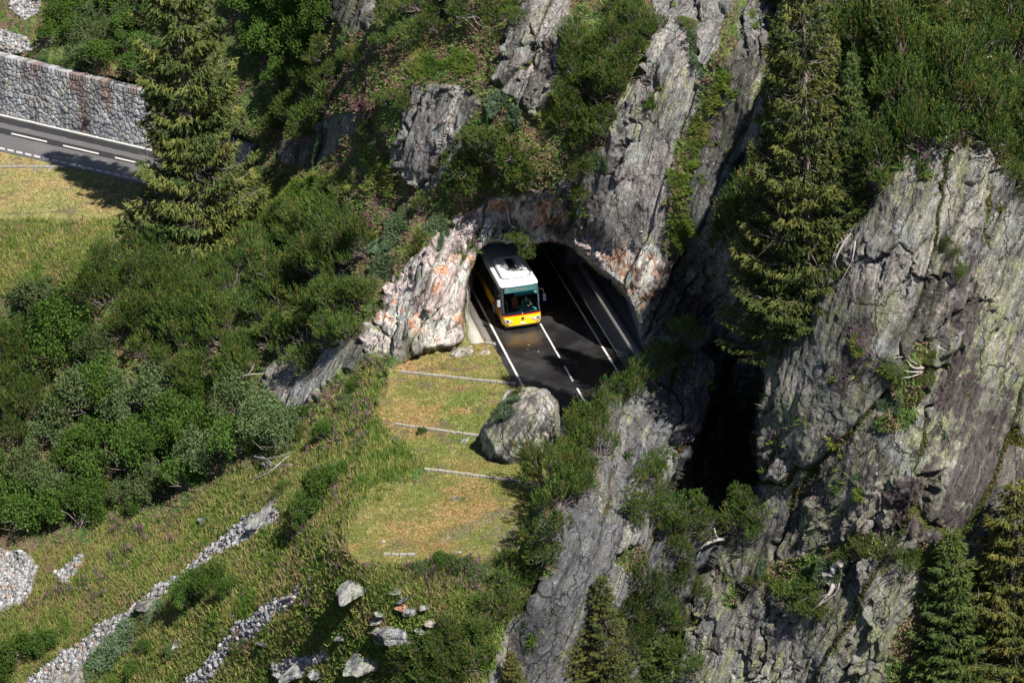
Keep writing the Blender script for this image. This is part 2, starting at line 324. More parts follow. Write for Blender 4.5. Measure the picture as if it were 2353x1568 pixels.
STEP = 2.3
gx = np.arange(-330, 2700, STEP); gy = np.arange(-330, 1860, STEP)
GX, GY = np.meshgrid(gx, gy); H_, W_ = GX.shape
CS = 6                                             # coarse grid for the smooth layers
cx_, cy_ = np.meshgrid(np.arange(-340, 2720, CS * STEP), np.arange(-340, 1880, CS * STEP))
def up(a):                                          # coarse -> fine, bilinear
    fx = (GX - cx_[0, 0]) / (CS * STEP); fy = (GY - cy_[0, 0]) / (CS * STEP)
    i = np.clip(fx.astype(int), 0, a.shape[1] - 2); j = np.clip(fy.astype(int), 0, a.shape[0] - 2); fx -= i; fy -= j
    return (a[j, i] * (1 - fx) + a[j, i + 1] * fx) * (1 - fy) + (a[j + 1, i] * (1 - fx) + a[j + 1, i + 1] * fx) * fy
def rbf(pts):
    p = np.array(pts, float); n = len(p)
    d = np.hypot(p[:, None, 0] - p[None, :, 0], p[:, None, 1] - p[None, :, 1]) / 100
    K = np.zeros((n + 3, n + 3)); K[:n, :n] = d - .02 * np.eye(n); K[:n, n] = 1; K[:n, n + 1:] = p[:, :2] / 1000; K[n:, :n] = K[:n, n:].T
    w = np.linalg.solve(K, np.r_[p[:, 2], 0, 0, 0])
    out = w[n] + w[n + 1] * cx_ / 1000 + w[n + 2] * cy_ / 1000
    for i in range(n): out = out + w[i] * np.hypot(cx_ - p[i, 0], cy_ - p[i, 1]) / 100
    return up(blur(out, 1))
wn = (fbm(GX / 60, GY / 60, o=4, s=3) - .5); wn2 = (fbm(GX / 14, GY / 14, o=3, s=4) - .5)
def mask(polys, r=1, amp=.9, warp=14):
    a = np.zeros(cx_.shape)
    for p in polys: a = np.maximum(a, inpoly(p, cx_, cy_).astype(float))
    a = up(blur(a, r)); return smooth(a + amp * (wn + wn2 * .6), .4, .6)
def sharp(poly, r):
    return blur(inpoly(poly, GX + wn * 40, GY + wn * 25).astype(float), r)
zA = rbf(A_PTS)
WALLP = [(-330,171),(-330,40),(0,120),(365,210),(365,337),(590,390),(590,330),(365,260),(365,330)][:4] + [(365, 340)]
wp = blur(inpoly([(-330, 184), (-330, 42), (0, 121), (366, 211), (600, 330), (600, 396)], GX, GY).astype(float), 1)
fl = blur(inpoly(FLAT, GX, GY).astype(float), 8); fl = smooth(fl, .25, .75); ur = smooth(blur(inpoly(UPROAD, GX, GY).astype(float), 6), .2, .7)
zA = zA * (1 - fl); zA = zA * (1 - ur) - wp * 1.2
kB = sharp(POLY_B, 2); kC = sharp(POLY_C, 2)
z0 = zA * (1 - kC) + rbf(C_PTS) * kC; z0 = z0 * (1 - kB) + rbf(B_PTS) * kB
region = np.where(kB > .5, 2, np.where(kC > .5, 1, 0))
flat = np.maximum(fl, ur) * (1 - kC) * (1 - kB)
P0 = at_z(GX, GY, z0)
dxv = np.gradient(P0, axis=1); dyv = np.gradient(P0, axis=0)
NR = -np.cross(dxv, dyv); NR = np.stack([blur(NR[..., i], 2) for i in range(3)], -1)
NR /= np.linalg.norm(NR, axis=2)[..., None] + 1e-9
NR *= np.sign(-(NR @ FW))[..., None]
m_rock = np.maximum(mask(ROCK), np.maximum(kB, kC) * (1 - mask(CLIFFGREEN, 1)))
m_mown = mask([BENCH], 1, .7) * (1 - np.maximum(kB, kC)); m_mown = np.maximum(m_mown, ur)
m_tall = mask(TALL, 2); m_scree = np.zeros(GX.shape)
for _p in SCREE: m_scree = np.maximum(m_scree, inpoly(_p, GX + wn * 26 + wn2 * 10, GY + wn * 18).astype(float))
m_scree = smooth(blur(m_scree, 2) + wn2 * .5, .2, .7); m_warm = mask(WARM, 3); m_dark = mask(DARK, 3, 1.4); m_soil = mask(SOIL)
m_rock = m_rock * (1 - flat)
# world-space relief
g = np.array(GRAIN); cr = np.cross(g, [.15, -.8, .5]); cr /= np.linalg.norm(cr); th = np.cross(g, cr)
a_ = P0 @ g; b_ = P0 @ cr; c_ = P0 @ th
X, Y, Z = P0[..., 0], P0[..., 1], P0[..., 2]
big = fbm(X * .16, Y * .16, Z * .16, 3, 21) - .5
wa = (fbm(X * .5, Y * .5, Z * .5, 3, 31) - .5)
rib = 1 - np.abs(2 * fbm(b_ * .38 + wa * .6, a_ * .045, c_ * .1, 3, 41) - 1) * 2.2
rib2 = fbm(b_ * 1.5 + wa * .7, a_ * .13, c_ * .4, 4, 51, .6) - .5
rib3 = fbm(b_ * 5, a_ * .55, c_ * 2, 3, 57, .6) - .5
wb = (fbm(X * 1.6, Y * 1.6, Z * 1.6, 3, 33) - .5)
e1, c1, t1 = voro(b_ * .27 + wa * .3, a_ * .05 + wa * .25, 61, True)
e2, c2, t2 = voro(b_ * .8 + wb * .5, a_ * .3 + wb * .4, 71, True)
e3, c3, t3 = voro(b_ * 2.1 + wb * .6, a_ * .8 + wb * .6, 75, True)
gw = fbm(X * .8, Y * .8, Z * .8, 4, 81) - .5; gf = fbm(X * 3, Y * 3, Z * 3, 3, 91) - .5
broken = smooth(fbm(X * .25, Y * .25, Z * .25, 2, 99) + .15 * m_warm - .25 * kC * (1 - kB) + .05 * (Z < 4) * kB - .12 * (Z > 5) * kB, .5, .64)
dr = big * .9 + rib * .22 + rib2 * .42 + rib3 * .16 + (c1 - .5) * .5 + np.tanh(t1) * .25 - .5 * np.exp(-(e1 / .02) ** 2) + .3 * rib * kC + .25 * rib2 * kC + broken * ((c2 - .5) * .45 + np.tanh(t2) * .7 - .2 * np.exp(-(e2 / .04) ** 2) + (c3 - .5) * .16 + t3 * .35) + gf * .1
dg = big * 1.6 + gw * .9 + gf * .25
calm = 1 - .9 * smooth(m_tall, 0, 1) * (1 - m_rock)
# keep the tunnel mouth and the benches where they are
near_open = smooth(blur(inpoly(OPEN, GX, GY).astype(float), 16), .0, .3)
amp = (1 - flat) * (1 - .75 * near_open)
D = (dr * m_rock + dg * (1 - m_rock) * calm) * amp + flat * (gf * .05 - .012)
D = D * (1 - ur) * (1 - wp) - ur * .03
tex_in = (e1 < .03) & (m_rock > .5)
m_soil = np.maximum(m_soil, 0)
green_crack = smooth(np.maximum(np.exp(-(e1 / .04) ** 2), .55 * broken * np.exp(-(e2 / .05) ** 2)) + (fbm(X * .3, Y * .3, Z * .3, 3, 111) - .5) * 1.9 - .35, .45, .65) * (1 - m_warm * .8)
m_rock = m_rock * (1 - .8 * green_crack * (1 - flat))
PG = P0 + NR * D[..., None]
PG = PG - RT * 0
hole = inpoly(OPEN, GX, GY)
idx = np.arange(H_ * W_).reshape(H_, W_)
Fq = np.stack([idx[:-1, :-1], idx[1:, :-1], idx[1:, 1:], idx[:-1, 1:]], -1)
keep = ~(hole[:-1, :-1] & hole[1:, :-1] & hole[1:, 1:] & hole[:-1, 1:])
reg = region[:-1, :-1].copy(); bench = (fl > .5) & (region == 0); reg[bench[:-1, :-1]] = 3
# the ground's own colours: rock, lichen, stains, turf, heather, soil and scree
def mx(a, c, f): return a + (np.asarray(c, float) - a) * f[..., None]
def F3(s, seed, o=4, g_=.6): return fbm(X * s, Y * s, Z * s, o, seed, g_)
st = fbm(b_ * 1.4 + wa * .8, a_ * .16, c_ * .4, 6, 201, .68); st2 = fbm(b_ * 5, a_ * .5, c_ * 2, 4, 203, .7); bigc = F3(.14, 205, 3); md = F3(.8, 207, 5); fi = F3(6, 209, 4, .75)
rc = np.zeros(X.shape + (3,)) + (.10, .098, .10)
rc = mx(rc, (.31, .295, .275), smooth(st, .36, .62)); rc = mx(rc, (.21, .205, .2), smooth(st2, .42, .6) * .5)
rc = mx(rc, (.31, .265, .275), smooth(F3(.5, 211), .5, .64) * .5); rc = mx(rc, (.23, .27, .28), smooth(F3(.7, 213), .52, .66) * .5)
rc = mx(rc, (.12, .115, .12), smooth(bigc, .55, .44) * .55)
li = smooth(fbm(b_ * 2.4, a_ * .9, c_ * 2, 6, 215, .78), .5, .62) * smooth(F3(.2, 217, 3), .42, .58)
rc = mx(rc, (.27, .3, .13), li * .62)
rc = mx(rc, (.2, .21, .12), kB * smooth(F3(.3, 263, 4), .4, .58) * smooth(st2, .45, .55) * .7)
bl = smooth(fbm(b_ * .6 + wa * .5, a_ * .05, c_ * .2, 5, 219, .6), .5, .57) * smooth(F3(.12, 221, 2) + .1 * kB + .15 * kC, .42, .55)
rc = mx(rc, (.045, .042, .036), bl * .75)
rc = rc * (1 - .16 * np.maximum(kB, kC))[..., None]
rc = mx(rc, (.56, .55, .56), smooth(fi, .64, .74) * .45); rc = mx(rc, (.05, .048, .05), smooth(fi, .38, .28) * .45)
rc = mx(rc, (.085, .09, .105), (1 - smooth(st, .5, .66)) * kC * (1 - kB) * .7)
rc = mx(rc, (.02, .02, .022), np.maximum(np.exp(-(e1 / .012) ** 2), .7 * broken * np.exp(-(e2 / .022) ** 2)) * .8)
wc = np.zeros(X.shape + (3,)) + (.37, .31, .31); wc = mx(wc, (.56, .53, .5), smooth(st, .42, .6))
wc = mx(wc, (.48, .21, .09), smooth(F3(.7, 223, 4), .56, .64) * .75); wc = mx(wc, (.1, .065, .06), smooth(fbm(b_ * 1.8 + wa, a_ * .3, c_, 5, 225, .7), .57, .65) * .85)
wc = mx(wc, (.4, .46, .45), smooth(F3(1.1, 227), .54, .64) * .6); wc = mx(wc, (.03, .025, .025), np.exp(-(e3 / .03) ** 2) * .6 * broken)
rc = mx(rc, wc, m_warm * smooth(F3(.5, 229), .3, .5))
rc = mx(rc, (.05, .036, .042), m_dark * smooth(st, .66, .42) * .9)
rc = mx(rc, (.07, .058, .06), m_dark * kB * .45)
he = np.zeros(X.shape + (3,)) + (.04, .075, .02); he = mx(he, (.1, .07, .04), smooth(F3(.5, 231), .45, .6)); he = mx(he, (.12, .07, .07), smooth(F3(.9, 233, 5), .56, .64) * .7); he = mx(he, (.09, .13, .03), smooth(F3(2.5, 235), .52, .62))
ta = np.zeros(X.shape + (3,)) + (.055, .11, .015); ta = mx(ta, (.2, .19, .05), smooth(F3(.45, 237), .42, .58)); ta = mx(ta, (.1, .155, .03), smooth(F3(2., 239), .48, .6)); ta = mx(ta, (.24, .15, .09), smooth(F3(1.3, 241), .57, .65) * .7)
mo = np.zeros(X.shape + (3,)) + (.15, .155, .045); mo = mx(mo, (.27, .23, .085), smooth(F3(1.6, 243, 5), .44, .6)); mo = mx(mo, (.34, .2, .1), smooth(F3(.3, 245, 4), .52, .62) * .8); mo = mx(mo, (.12, .17, .035), smooth(F3(.35, 247), .53, .63) * .8)
mo = mx(mo, (.16, .15, .14), inpoly([(1000,1240),(1100,1180),(1240,1150),(1245,1270),(1100,1290)], GX, GY) * smooth(F3(.8, 261), .4, .5) * .7); mo = mx(mo, (.3, .27, .13), smooth(GX + GY, 900, 700) * .45)
mo = mx(mo, (.36, .33, .2), smooth(fi, .6, .7) * .5); mo = mx(mo, (.06, .065, .025), smooth(fi, .42, .34) * .5); mo = mx(mo, (.13, .1, .08), smooth(F3(.9, 249, 5), .62, .68) * .8)
scc = np.zeros(X.shape + (3,)) + (.2, .198, .195); scc = mx(scc, (.33, .33, .33), smooth(F3(4, 251), .45, .6)); scc = mx(scc, (.1, .095, .09), smooth(F3(5, 253), .45, .38) * .7)
gc = mx(he, ta, m_tall); gc = mx(gc, mo, m_mown); gc = mx(gc, scc, m_scree * smooth(F3(2.5, 255) + m_scree * .2, .5, .6)); gc = mx(gc, (.17, .075, .045), m_soil)
gc = mx(gc, rc, m_rock); gc = mx(gc, (.07, .09, .025), green_crack * (1 - flat) * (m_rock > .1) * .8)
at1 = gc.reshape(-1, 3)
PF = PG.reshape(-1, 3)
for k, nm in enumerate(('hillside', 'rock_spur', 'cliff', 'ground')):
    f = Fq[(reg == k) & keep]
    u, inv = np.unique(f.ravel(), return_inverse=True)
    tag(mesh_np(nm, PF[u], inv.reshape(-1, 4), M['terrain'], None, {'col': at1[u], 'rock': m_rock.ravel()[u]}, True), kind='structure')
NG = -np.cross(np.gradient(PG, axis=1), np.gradient(PG, axis=0)); NG /= np.linalg.norm(NG, axis=2)[..., None] + 1e-9; NG *= np.sign(-(NG @ FW))[..., None]
def look(px, py, grid=None):
    i = np.clip(((np.asarray(px) - gx[0]) / STEP).round().astype(int), 0, W_ - 1); j = np.clip(((np.asarray(py) - gy[0]) / STEP).round().astype(int), 0, H_ - 1)
    return (PG if grid is None else grid)[j, i]

# ------------------------------------------------------------------ tunnel
YAW = R(10.35)
AX = np.array([math.sin(YAW), -math.cos(YAW), 0]); SD = np.array([math.cos(YAW), math.sin(YAW), 0])   # the road's own axes: towards the viewer, to the right
def asphalt(wet=True):
    m, t, b = nodes('wet_asphalt' if wet else 'dry_asphalt', .5, .5)
    P = N(t, 'ShaderNodeTexCoord').outputs['Object']; n = noise(t, P, .45, 4); f = noise(t, P, 40, 3)
    if wet:
        c = mixc(t, f, (.018, .018, .02), (.05, .05, .052)); wetm = ramp(t, n, .3, .62)
        t.links.new(mixc(t, wetm, c, mixc(t, f, (.006, .006, .007), (.02, .019, .02))), b.inputs['Base Color'])
        t.links.new(ramp(t, n, .3, .6, .42, .16), b.inputs['Roughness']); bump(t, b, f, .25, .01)
    else:
        w = N(t, 'ShaderNodeUVMap') ; sx = N(t, 'ShaderNodeSeparateXYZ'); t.links.new(w.outputs[0], sx.inputs[0])
        a = math_(t, 'ADD', sx.outputs[1], math_(t, 'MULTIPLY', noise(t, P, 1.2, 4), .06))
        band = math_(t, 'MAXIMUM', math_(t, 'MULTIPLY', ramp(t, a, .14, .16), ramp(t, a, .32, .30)), math_(t, 'MULTIPLY', ramp(t, a, .43, .45), ramp(t, a, .60, .58)))
        c = mixc(t, f, (.075, .073, .078), (.125, .122, .127)); c = mixc(t, ramp(t, noise(t, P, .3, 3), .5, .6, 0, .4), c, (.14, .135, .135))
        t.links.new(mixc(t, band, c, (.022, .022, .025)), b.inputs['Base Color'])
    return m
M['asphalt'] = asphalt(True); M['asphalt_dry'] = asphalt(False)
M['paint'] = simple('road_paint', (.48, .475, .46), .6, var=.25, scale=14)
M['concrete'] = simple('concrete', (.1, .098, .095), .8, var=.3, scale=3)  # colour lowered to carry the shade over the right-hand pavements
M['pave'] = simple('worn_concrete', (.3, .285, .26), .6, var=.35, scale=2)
def gz(px, py, z=0.): return at_z(px, py, z)
def rd(s, l):                                  # s right of the left edge line, l metres towards the viewer from the bus front
    return L0 + SD * s + AX * l
p_bus = np.array([.756, 1.827, 0.])
pl = gz(1150, 790); L0 = p_bus + SD * ((pl - p_bus) @ SD)         # left edge line through this spot
RW = float((gz(1369, 772) - pl) @ SD)                             # road width between lines
def strip(name, s0, s1, l0, l1, z, mat, thick=.0, parent=None, seg=1, jitter=0.):
    ls = np.linspace(l0, l1, seg + 1); V = []; F = []
    for l in ls:
        j = (rng.random(2) - .5) * jitter
        V += [rd(s0 + j[0], l), rd(s1 + j[1], l)]
    V = np.array(V); V[:, 2] = z
    for i in range(seg): F.append((2 * i, 2 * i + 1, 2 * i + 3, 2 * i + 2))
    if thick:
        n = len(V); W2 = V.copy(); W2[:, 2] -= thick; V = np.vstack([V, W2])
        for i in range(seg):
            F += [(2*i, 2*i+2, n+2*i+2, n+2*i), (2*i+1, n+2*i+1, n+2*i+3, 2*i+3)]
        F += [(0, n, n+1, 1), (2*seg, 2*seg+1, n+2*seg+1, n+2*seg)]
    return mesh_np(name, V, F, mat, parent)
RO = strip('ground', -1.6, RW + 4, -45, 3, -.06, M['concrete']); tag(RO, kind='structure')
road = tag(strip('road', -.45, RW + .55, -45, 16, .004, M['asphalt'], seg=60, jitter=.08), kind='structure')
# tunnel tube: lofted from the mouth's rim to a horseshoe bore
rim = np.array(OPEN, float); cen = rim.mean(0)
nrm_ = (rim - [1250, 700]); rim2 = rim + nrm_ / np.linalg.norm(nrm_, axis=1)[:, None] * 5
q = [rim2[0]]
for a, b in zip(rim2[:-1], rim2[1:]):
    n = max(2, int(np.hypot(*(b - a)) / 5))
    for k in range(1, n + 1): q.append(a + (b - a) * k / n)
q = np.array(q); ring0 = look(q[:, 0], q[:, 1]) + np.array([0, .12, -.05])
ring0[0, 2] = -.3; ring0[-1, 2] = -.3
nr = len(q); tt = np.linspace(0, 1, nr)
S0, S1, HT = -1.15, RW + 3.3, 6.6
def bore(l):
    out = []
    for u in tt:
        an = math.pi * (1 - u); c, s = math.cos(an), math.sin(an)
        sx = (S0 + S1) / 2 + (S1 - S0) / 2 * math.copysign(abs(c) ** .6, c); z = HT * s ** .62 - .2
        out.append(rd(sx, l) * np.array([1, 1, 0]) + np.array([0, 0, z]))
    return np.array(out)
rings = [ring0]; LS = [-2.5, -4, -5.5, -7, -9, -11, -14, -17, -21, -26, -32, -40]
for i, l in enumerate(LS):
    f = smooth(np.array((i + 1) / 3.), 0, 1); b = bore(l)
    if f < 1: b = b * f + (ring0 + np.array([0, .8 * (i + 1), 0])) * (1 - f)
    rings.append(b)
for i in range(1, len(rings)):
    rr = rings[i]; n_ = fbm(rr[:, 0] * .8, rr[:, 1] * .8, rr[:, 2] * .8, 4, 7) - .5; cc = rr.mean(0); d = rr - cc; d[:, 1] *= 0; d /= np.linalg.norm(d, axis=1)[:, None]; rings[i] = rr + d * (n_ * 1.1)[:, None]
TV = np.vstack(rings); k = len(rings)
TF = [(i * nr + j, i * nr + j + 1, (i + 1) * nr + j + 1, (i + 1) * nr + j) for i in range(k - 1) for j in range(nr - 1)]
tun = mesh_np('tunnel', TV, TF, M['rock'], None, None, True); tag(tun, kind='structure')
endc = TV[-nr:]; ec = np.vstack([endc, endc.mean(0)[None]]); mesh_np('tunnel', ec, [(i, i + 1, nr) for i in range(nr - 1)], M['rock'])['kind'] = 'structure'  # end wall added to close off the bore and keep it dark
# outer hood so that no sun leaks past the bore into the tunnel
OV = np.vstack([r + np.array([0, 0, 0]) for r in rings[3:]])
# paint
def paint(s0, s1, l0, l1): strip('road_marking', s0, s1, l0, l1, .009, M['paint'], seg=max(1, int((l1 - l0) / .5)), jitter=.012)['kind'] = 'structure'
paint(-.06, .07, -30, 14); paint(RW - .06, RW + .06, -30, 13)
cl = float((gz(1262, 780) - L0) @ SD)
def ll(px, py): return float((gz(px, py) - L0) @ AX)
for a, b in ((ll(1225, 700), ll(1279, 823)), (ll(1288, 841), ll(1309, 876)), (ll(1316, 893), ll(1330, 925)), (ll(1338, 945), ll(1350, 975))): paint(cl - .055, cl + .055, a, b)
for k in range(5): paint(cl - .055, cl + .055, -8 - k * 5, -5 - k * 5)
# verge slabs left of the road, and the gutter, walkway and low wall on the right
o = strip('pavement', -1.75, -.95, ll(1060, 712), ll(1112, 786), .05, M['pave'], .1); o['kind'] = 'structure'
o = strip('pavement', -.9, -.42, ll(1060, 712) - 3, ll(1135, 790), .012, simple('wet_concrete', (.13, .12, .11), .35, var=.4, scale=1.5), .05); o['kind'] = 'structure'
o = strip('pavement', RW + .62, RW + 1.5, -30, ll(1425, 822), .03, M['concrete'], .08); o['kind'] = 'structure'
kw = strip('kerb_wall', RW + 1.5, RW + 1.85, -30, ll(1432, 846), .42, simple('shaded_concrete', (.16, .155, .15), .8, var=.4, scale=2), .5); tag(kw, 'low pale concrete kerb wall in shade along the right of the tunnel road', 'wall')  # shade on the kerb is put into its colour, darker than the left slabs
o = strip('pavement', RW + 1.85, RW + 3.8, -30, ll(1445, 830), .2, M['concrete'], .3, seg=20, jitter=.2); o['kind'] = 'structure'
# ------------------------------------------------------------------ plant prototypes
def rotv(v): return v / (np.linalg.norm(v, axis=-1, keepdims=True) + 1e-9)
def blades(base, d, ln, wd, rnd, sides=1, side=None):
    """triangles: base points, directions, lengths, widths"""
    n = len(base); s = rotv(np.cross(d, rnd.normal(size=(n, 3)))) if side is None else side
    a = base - s * wd[:, None] * .5; b = base + s * wd[:, None] * .5; c = base + d * ln[:, None]
    V = np.stack([a, b, c], 1).reshape(-1, 3); F = np.arange(3 * n).reshape(-1, 3); return V, F
def leaves(base, d, ln, wd, rnd):
    """small rhombic leaves"""
    n = len(base); s = rotv(np.cross(d, rnd.normal(size=(n, 3))))
    m_ = base + d * ln[:, None] * .5
    V = np.stack([base, m_ + s * wd[:, None] * .5, base + d * ln[:, None], m_ - s * wd[:, None] * .5], 1).reshape(-1, 3)
    return V, np.arange(4 * n).reshape(-1, 4)
def branches(rnd, n, base_r, ends, rad, acc, col=None, k=6, sag=.25):
    for e in ends[:n]:
        s = np.array([*(rnd.normal(size=2) * base_r), 0.]); t = np.linspace(0, 1, k)[:, None]
        mid = (s + e) / 2 + np.array([*(rnd.normal(size=2) * .12), -sag * np.linalg.norm(e) * .5])
        p = s * (1 - t) ** 2 + 2 * mid * t * (1 - t) + e * t ** 2
        p[1:-1] += rnd.normal(size=(k - 2, 3)) * .04
        V, F = tube_np(p, np.linspace(rad, rad * .2, k), 4); acc.add(V, F)
PROTO = {}
def pine_proto(seed, flatk=.85, ntuft=420, lean=0.):
    """mountain pine about 3 m across: bent grey limbs and upturned needle tufts gathered in pads"""
    rnd = np.random.default_rng(seed); root = empty('mountain_pine', (0, 0, -500))
    npad = rnd.integers(9, 13); pads = []
    for i in range(npad):
        an = rnd.random() * 6.28; r = rnd.random() ** .6 * 1.25; h = (1.5 - .5 * r + rnd.normal() * .3) * flatk
        pads.append([math.cos(an) * r + lean, math.sin(an) * r, max(.3, h), .42 + rnd.random() * .38])
    pads = np.array(pads)
    per = ntuft // npad; P = []; Dn = []
    for p in pads:
        q = rotv(rnd.normal(size=(per, 3))); q[:, 2] = np.abs(q[:, 2]) * .9 - .25
        q = rotv(q); rr = p[3] * (.65 + .35 * rnd.random(per))
        P.append(p[:3] + q * rr[:, None] * [1, 1, .75]); Dn.append(rotv(q * .6 + [0, 0, 1.1] + rnd.normal(size=(per, 3)) * .2))
    P = np.vstack(P); Dn = np.vstack(Dn); n = len(P); k = 18
    ln = .30 + .2 * rnd.random(n)
    tpos = rnd.random((n, k)); b = P[:, None] + Dn[:, None] * (tpos * ln[:, None])[..., None]
    rad = rotv(rnd.normal(size=(n, k, 3))); dd = rotv(rad * .75 + Dn[:, None] * .9)
    L = (.10 + .06 * rnd.random((n, k))); Wd = .03 + .02 * rnd.random((n, k))
    V, F = blades(b.reshape(-1, 3), dd.reshape(-1, 3), L.ravel(), Wd.ravel(), rnd)
    tone = rnd.random(n) * .65 + .35 * vnoise(P[:, 0] * 1.5, P[:, 1] * 1.5, P[:, 2] * 1.5, seed)
    c = np.array([.018, .06, .018]) + (np.array([.13, .175, .03]) - [.018, .06, .018]) * tone[:, None] ** 1.3
    br = rnd.random(n) < .05; c[br] = [.18, .12, .05]
    col = np.repeat(c, k, 0) * (.8 + .4 * rnd.random((n * k, 1))); col = np.repeat(col, 3, 0)
    mesh_np('crown', V, F, M['needle'], root, {'col': col})
    acc = Acc(); ends = pads[:, :3] - [0, 0, .15]; branches(rnd, npad, .12, ends, .055, acc)
    tw = P[rnd.choice(n, 60, False)]
    for e in tw:
        i = np.argmin(np.linalg.norm(pads[:, :3] - e, axis=1)); s = pads[i, :3] * .75; p = np.array([s, (s + e) / 2 + rnd.normal(size=3) * .06, e]); V, F = tube_np(p, [.02, .014, .006], 3); acc.add(V, F)
    for i in range(22):   # bare dead shoots
        an = rnd.random() * 6.28; r = 1. + rnd.random() * .5; e = np.array([math.cos(an) * r, math.sin(an) * r, .3 + rnd.random() * .7])
        p = np.array([e * .3, e * .65 + rnd.normal(size=3) * .1, e]); V, F = tube_np(p, [.025, .017, .006], 3); acc.add(V, F)
    acc.build('trunk', M['bark'], root); return root
def bush_proto(seed, nleaf=3600, tones=((.022, .062, .013), (.085, .145, .024)), h=1.5, lsz=.13):
    """broad-leaved shrub about 3 m across made of leafy lobes on thin stems"""
    rnd = np.random.default_rng(seed); root = empty('leafy_shrub', (0, 0, -500))
    nl = rnd.integers(16, 22); lob = []
    for i in range(nl):
        an = rnd.random() * 6.28; r = rnd.random() ** .55 * 1.25; lob.append([math.cos(an) * r, math.sin(an) * r, max(.25, h * (1 - .28 * r * r) * (.55 + .6 * rnd.random())), .28 + .34 * rnd.random()])
    lob = np.array(lob); per = nleaf // nl; P = []; Q = []
    for p in lob:
        q = rotv(rnd.normal(size=(per, 3))); P.append(p[:3] + q * (p[3] * rnd.random(per) ** .35)[:, None]); Q.append(q)
    P = np.vstack(P); Q = np.vstack(Q); n = len(P); P[:, 2] = np.maximum(P[:, 2], .02)
    dd = rotv(Q * .6 + rnd.normal(size=(n, 3)) * .6 + [0, 0, .15])
    V, F = leaves(P, dd, lsz * (.7 + .6 * rnd.random(n)), lsz * .62 * (.7 + .6 * rnd.random(n)), rnd)
    tone = np.clip(.55 * vnoise(P[:, 0] * 2, P[:, 1] * 2, P[:, 2] * 2, seed) + .5 * rnd.random(n), 0, 1)[:, None]
    c = np.array(tones[0]) * (1 - tone) + np.array(tones[1]) * tone
    mesh_np('crown', V, F, M['leaf'], root, {'col': np.repeat(c, 4, 0)})
    acc = Acc(); branches(rnd, nl, .2, lob[:, :3], .035, acc, sag=-.1)
    for i in range(9):
        an = rnd.random() * 6.28; e = np.array([math.cos(an), math.sin(an), 0]) * (1.1 + rnd.random() * .4) + [0, 0, .6 + rnd.random() * .8]
        p = np.array([e * .2, e * .6 + rnd.normal(size=3) * .12, e]); V, F = tube_np(p, [.03, .018, .006], 3); acc.add(V, F)
    acc.build('trunk', M['bark'], root); return root
def mat_proto(seed, tones=((.05, .1, .05), (.14, .2, .12)), ntw=700):
    """creeping juniper: flat mat of short overlapping sprays, 2 m across"""
    rnd = np.random.default_rng(seed); root = empty('juniper_mat', (0, 0, -500))
    an = rnd.random(ntw) * 6.28; r = rnd.random(ntw) ** .5 * (1 + .25 * np.sin(an * 3 + seed)); P = np.stack([np.cos(an) * r, np.sin(an) * r, .1 + .22 * rnd.random(ntw) * (1 - r * .5)], 1)
    D_ = rotv(np.stack([np.cos(an), np.sin(an), .45 + .5 * rnd.random(ntw)], 1) + rnd.normal(size=(ntw, 3)) * .3)
    k = 8; b = P[:, None] + D_[:, None] * (rnd.random((ntw, k)) * .25)[..., None]; dd = rotv(D_[:, None] + rnd.normal(size=(ntw, k, 3)) * .5)
    V, F = blades(b.reshape(-1, 3), dd.reshape(-1, 3), .1 + .06 * rnd.random(ntw * k), .035 + .02 * rnd.random(ntw * k), rnd)
    t_ = rnd.random((ntw, 1)); c = np.array(tones[0]) * (1 - t_) + np.array(tones[1]) * t_
    mesh_np('crown', V, F, M['needle'], root, {'col': np.repeat(c, 3 * k, 0)})
    acc = Acc()
    for i in range(14):
        a = rnd.random() * 6.28; e = np.array([math.cos(a), math.sin(a), .15]) * (.6 + .5 * rnd.random()); V, F = tube_np(np.array([e * 0, e * .5 + [0, 0, .08], e]), [.025, .018, .008], 3); acc.add(V, F)
    acc.build('trunk', M['bark'], root); return root
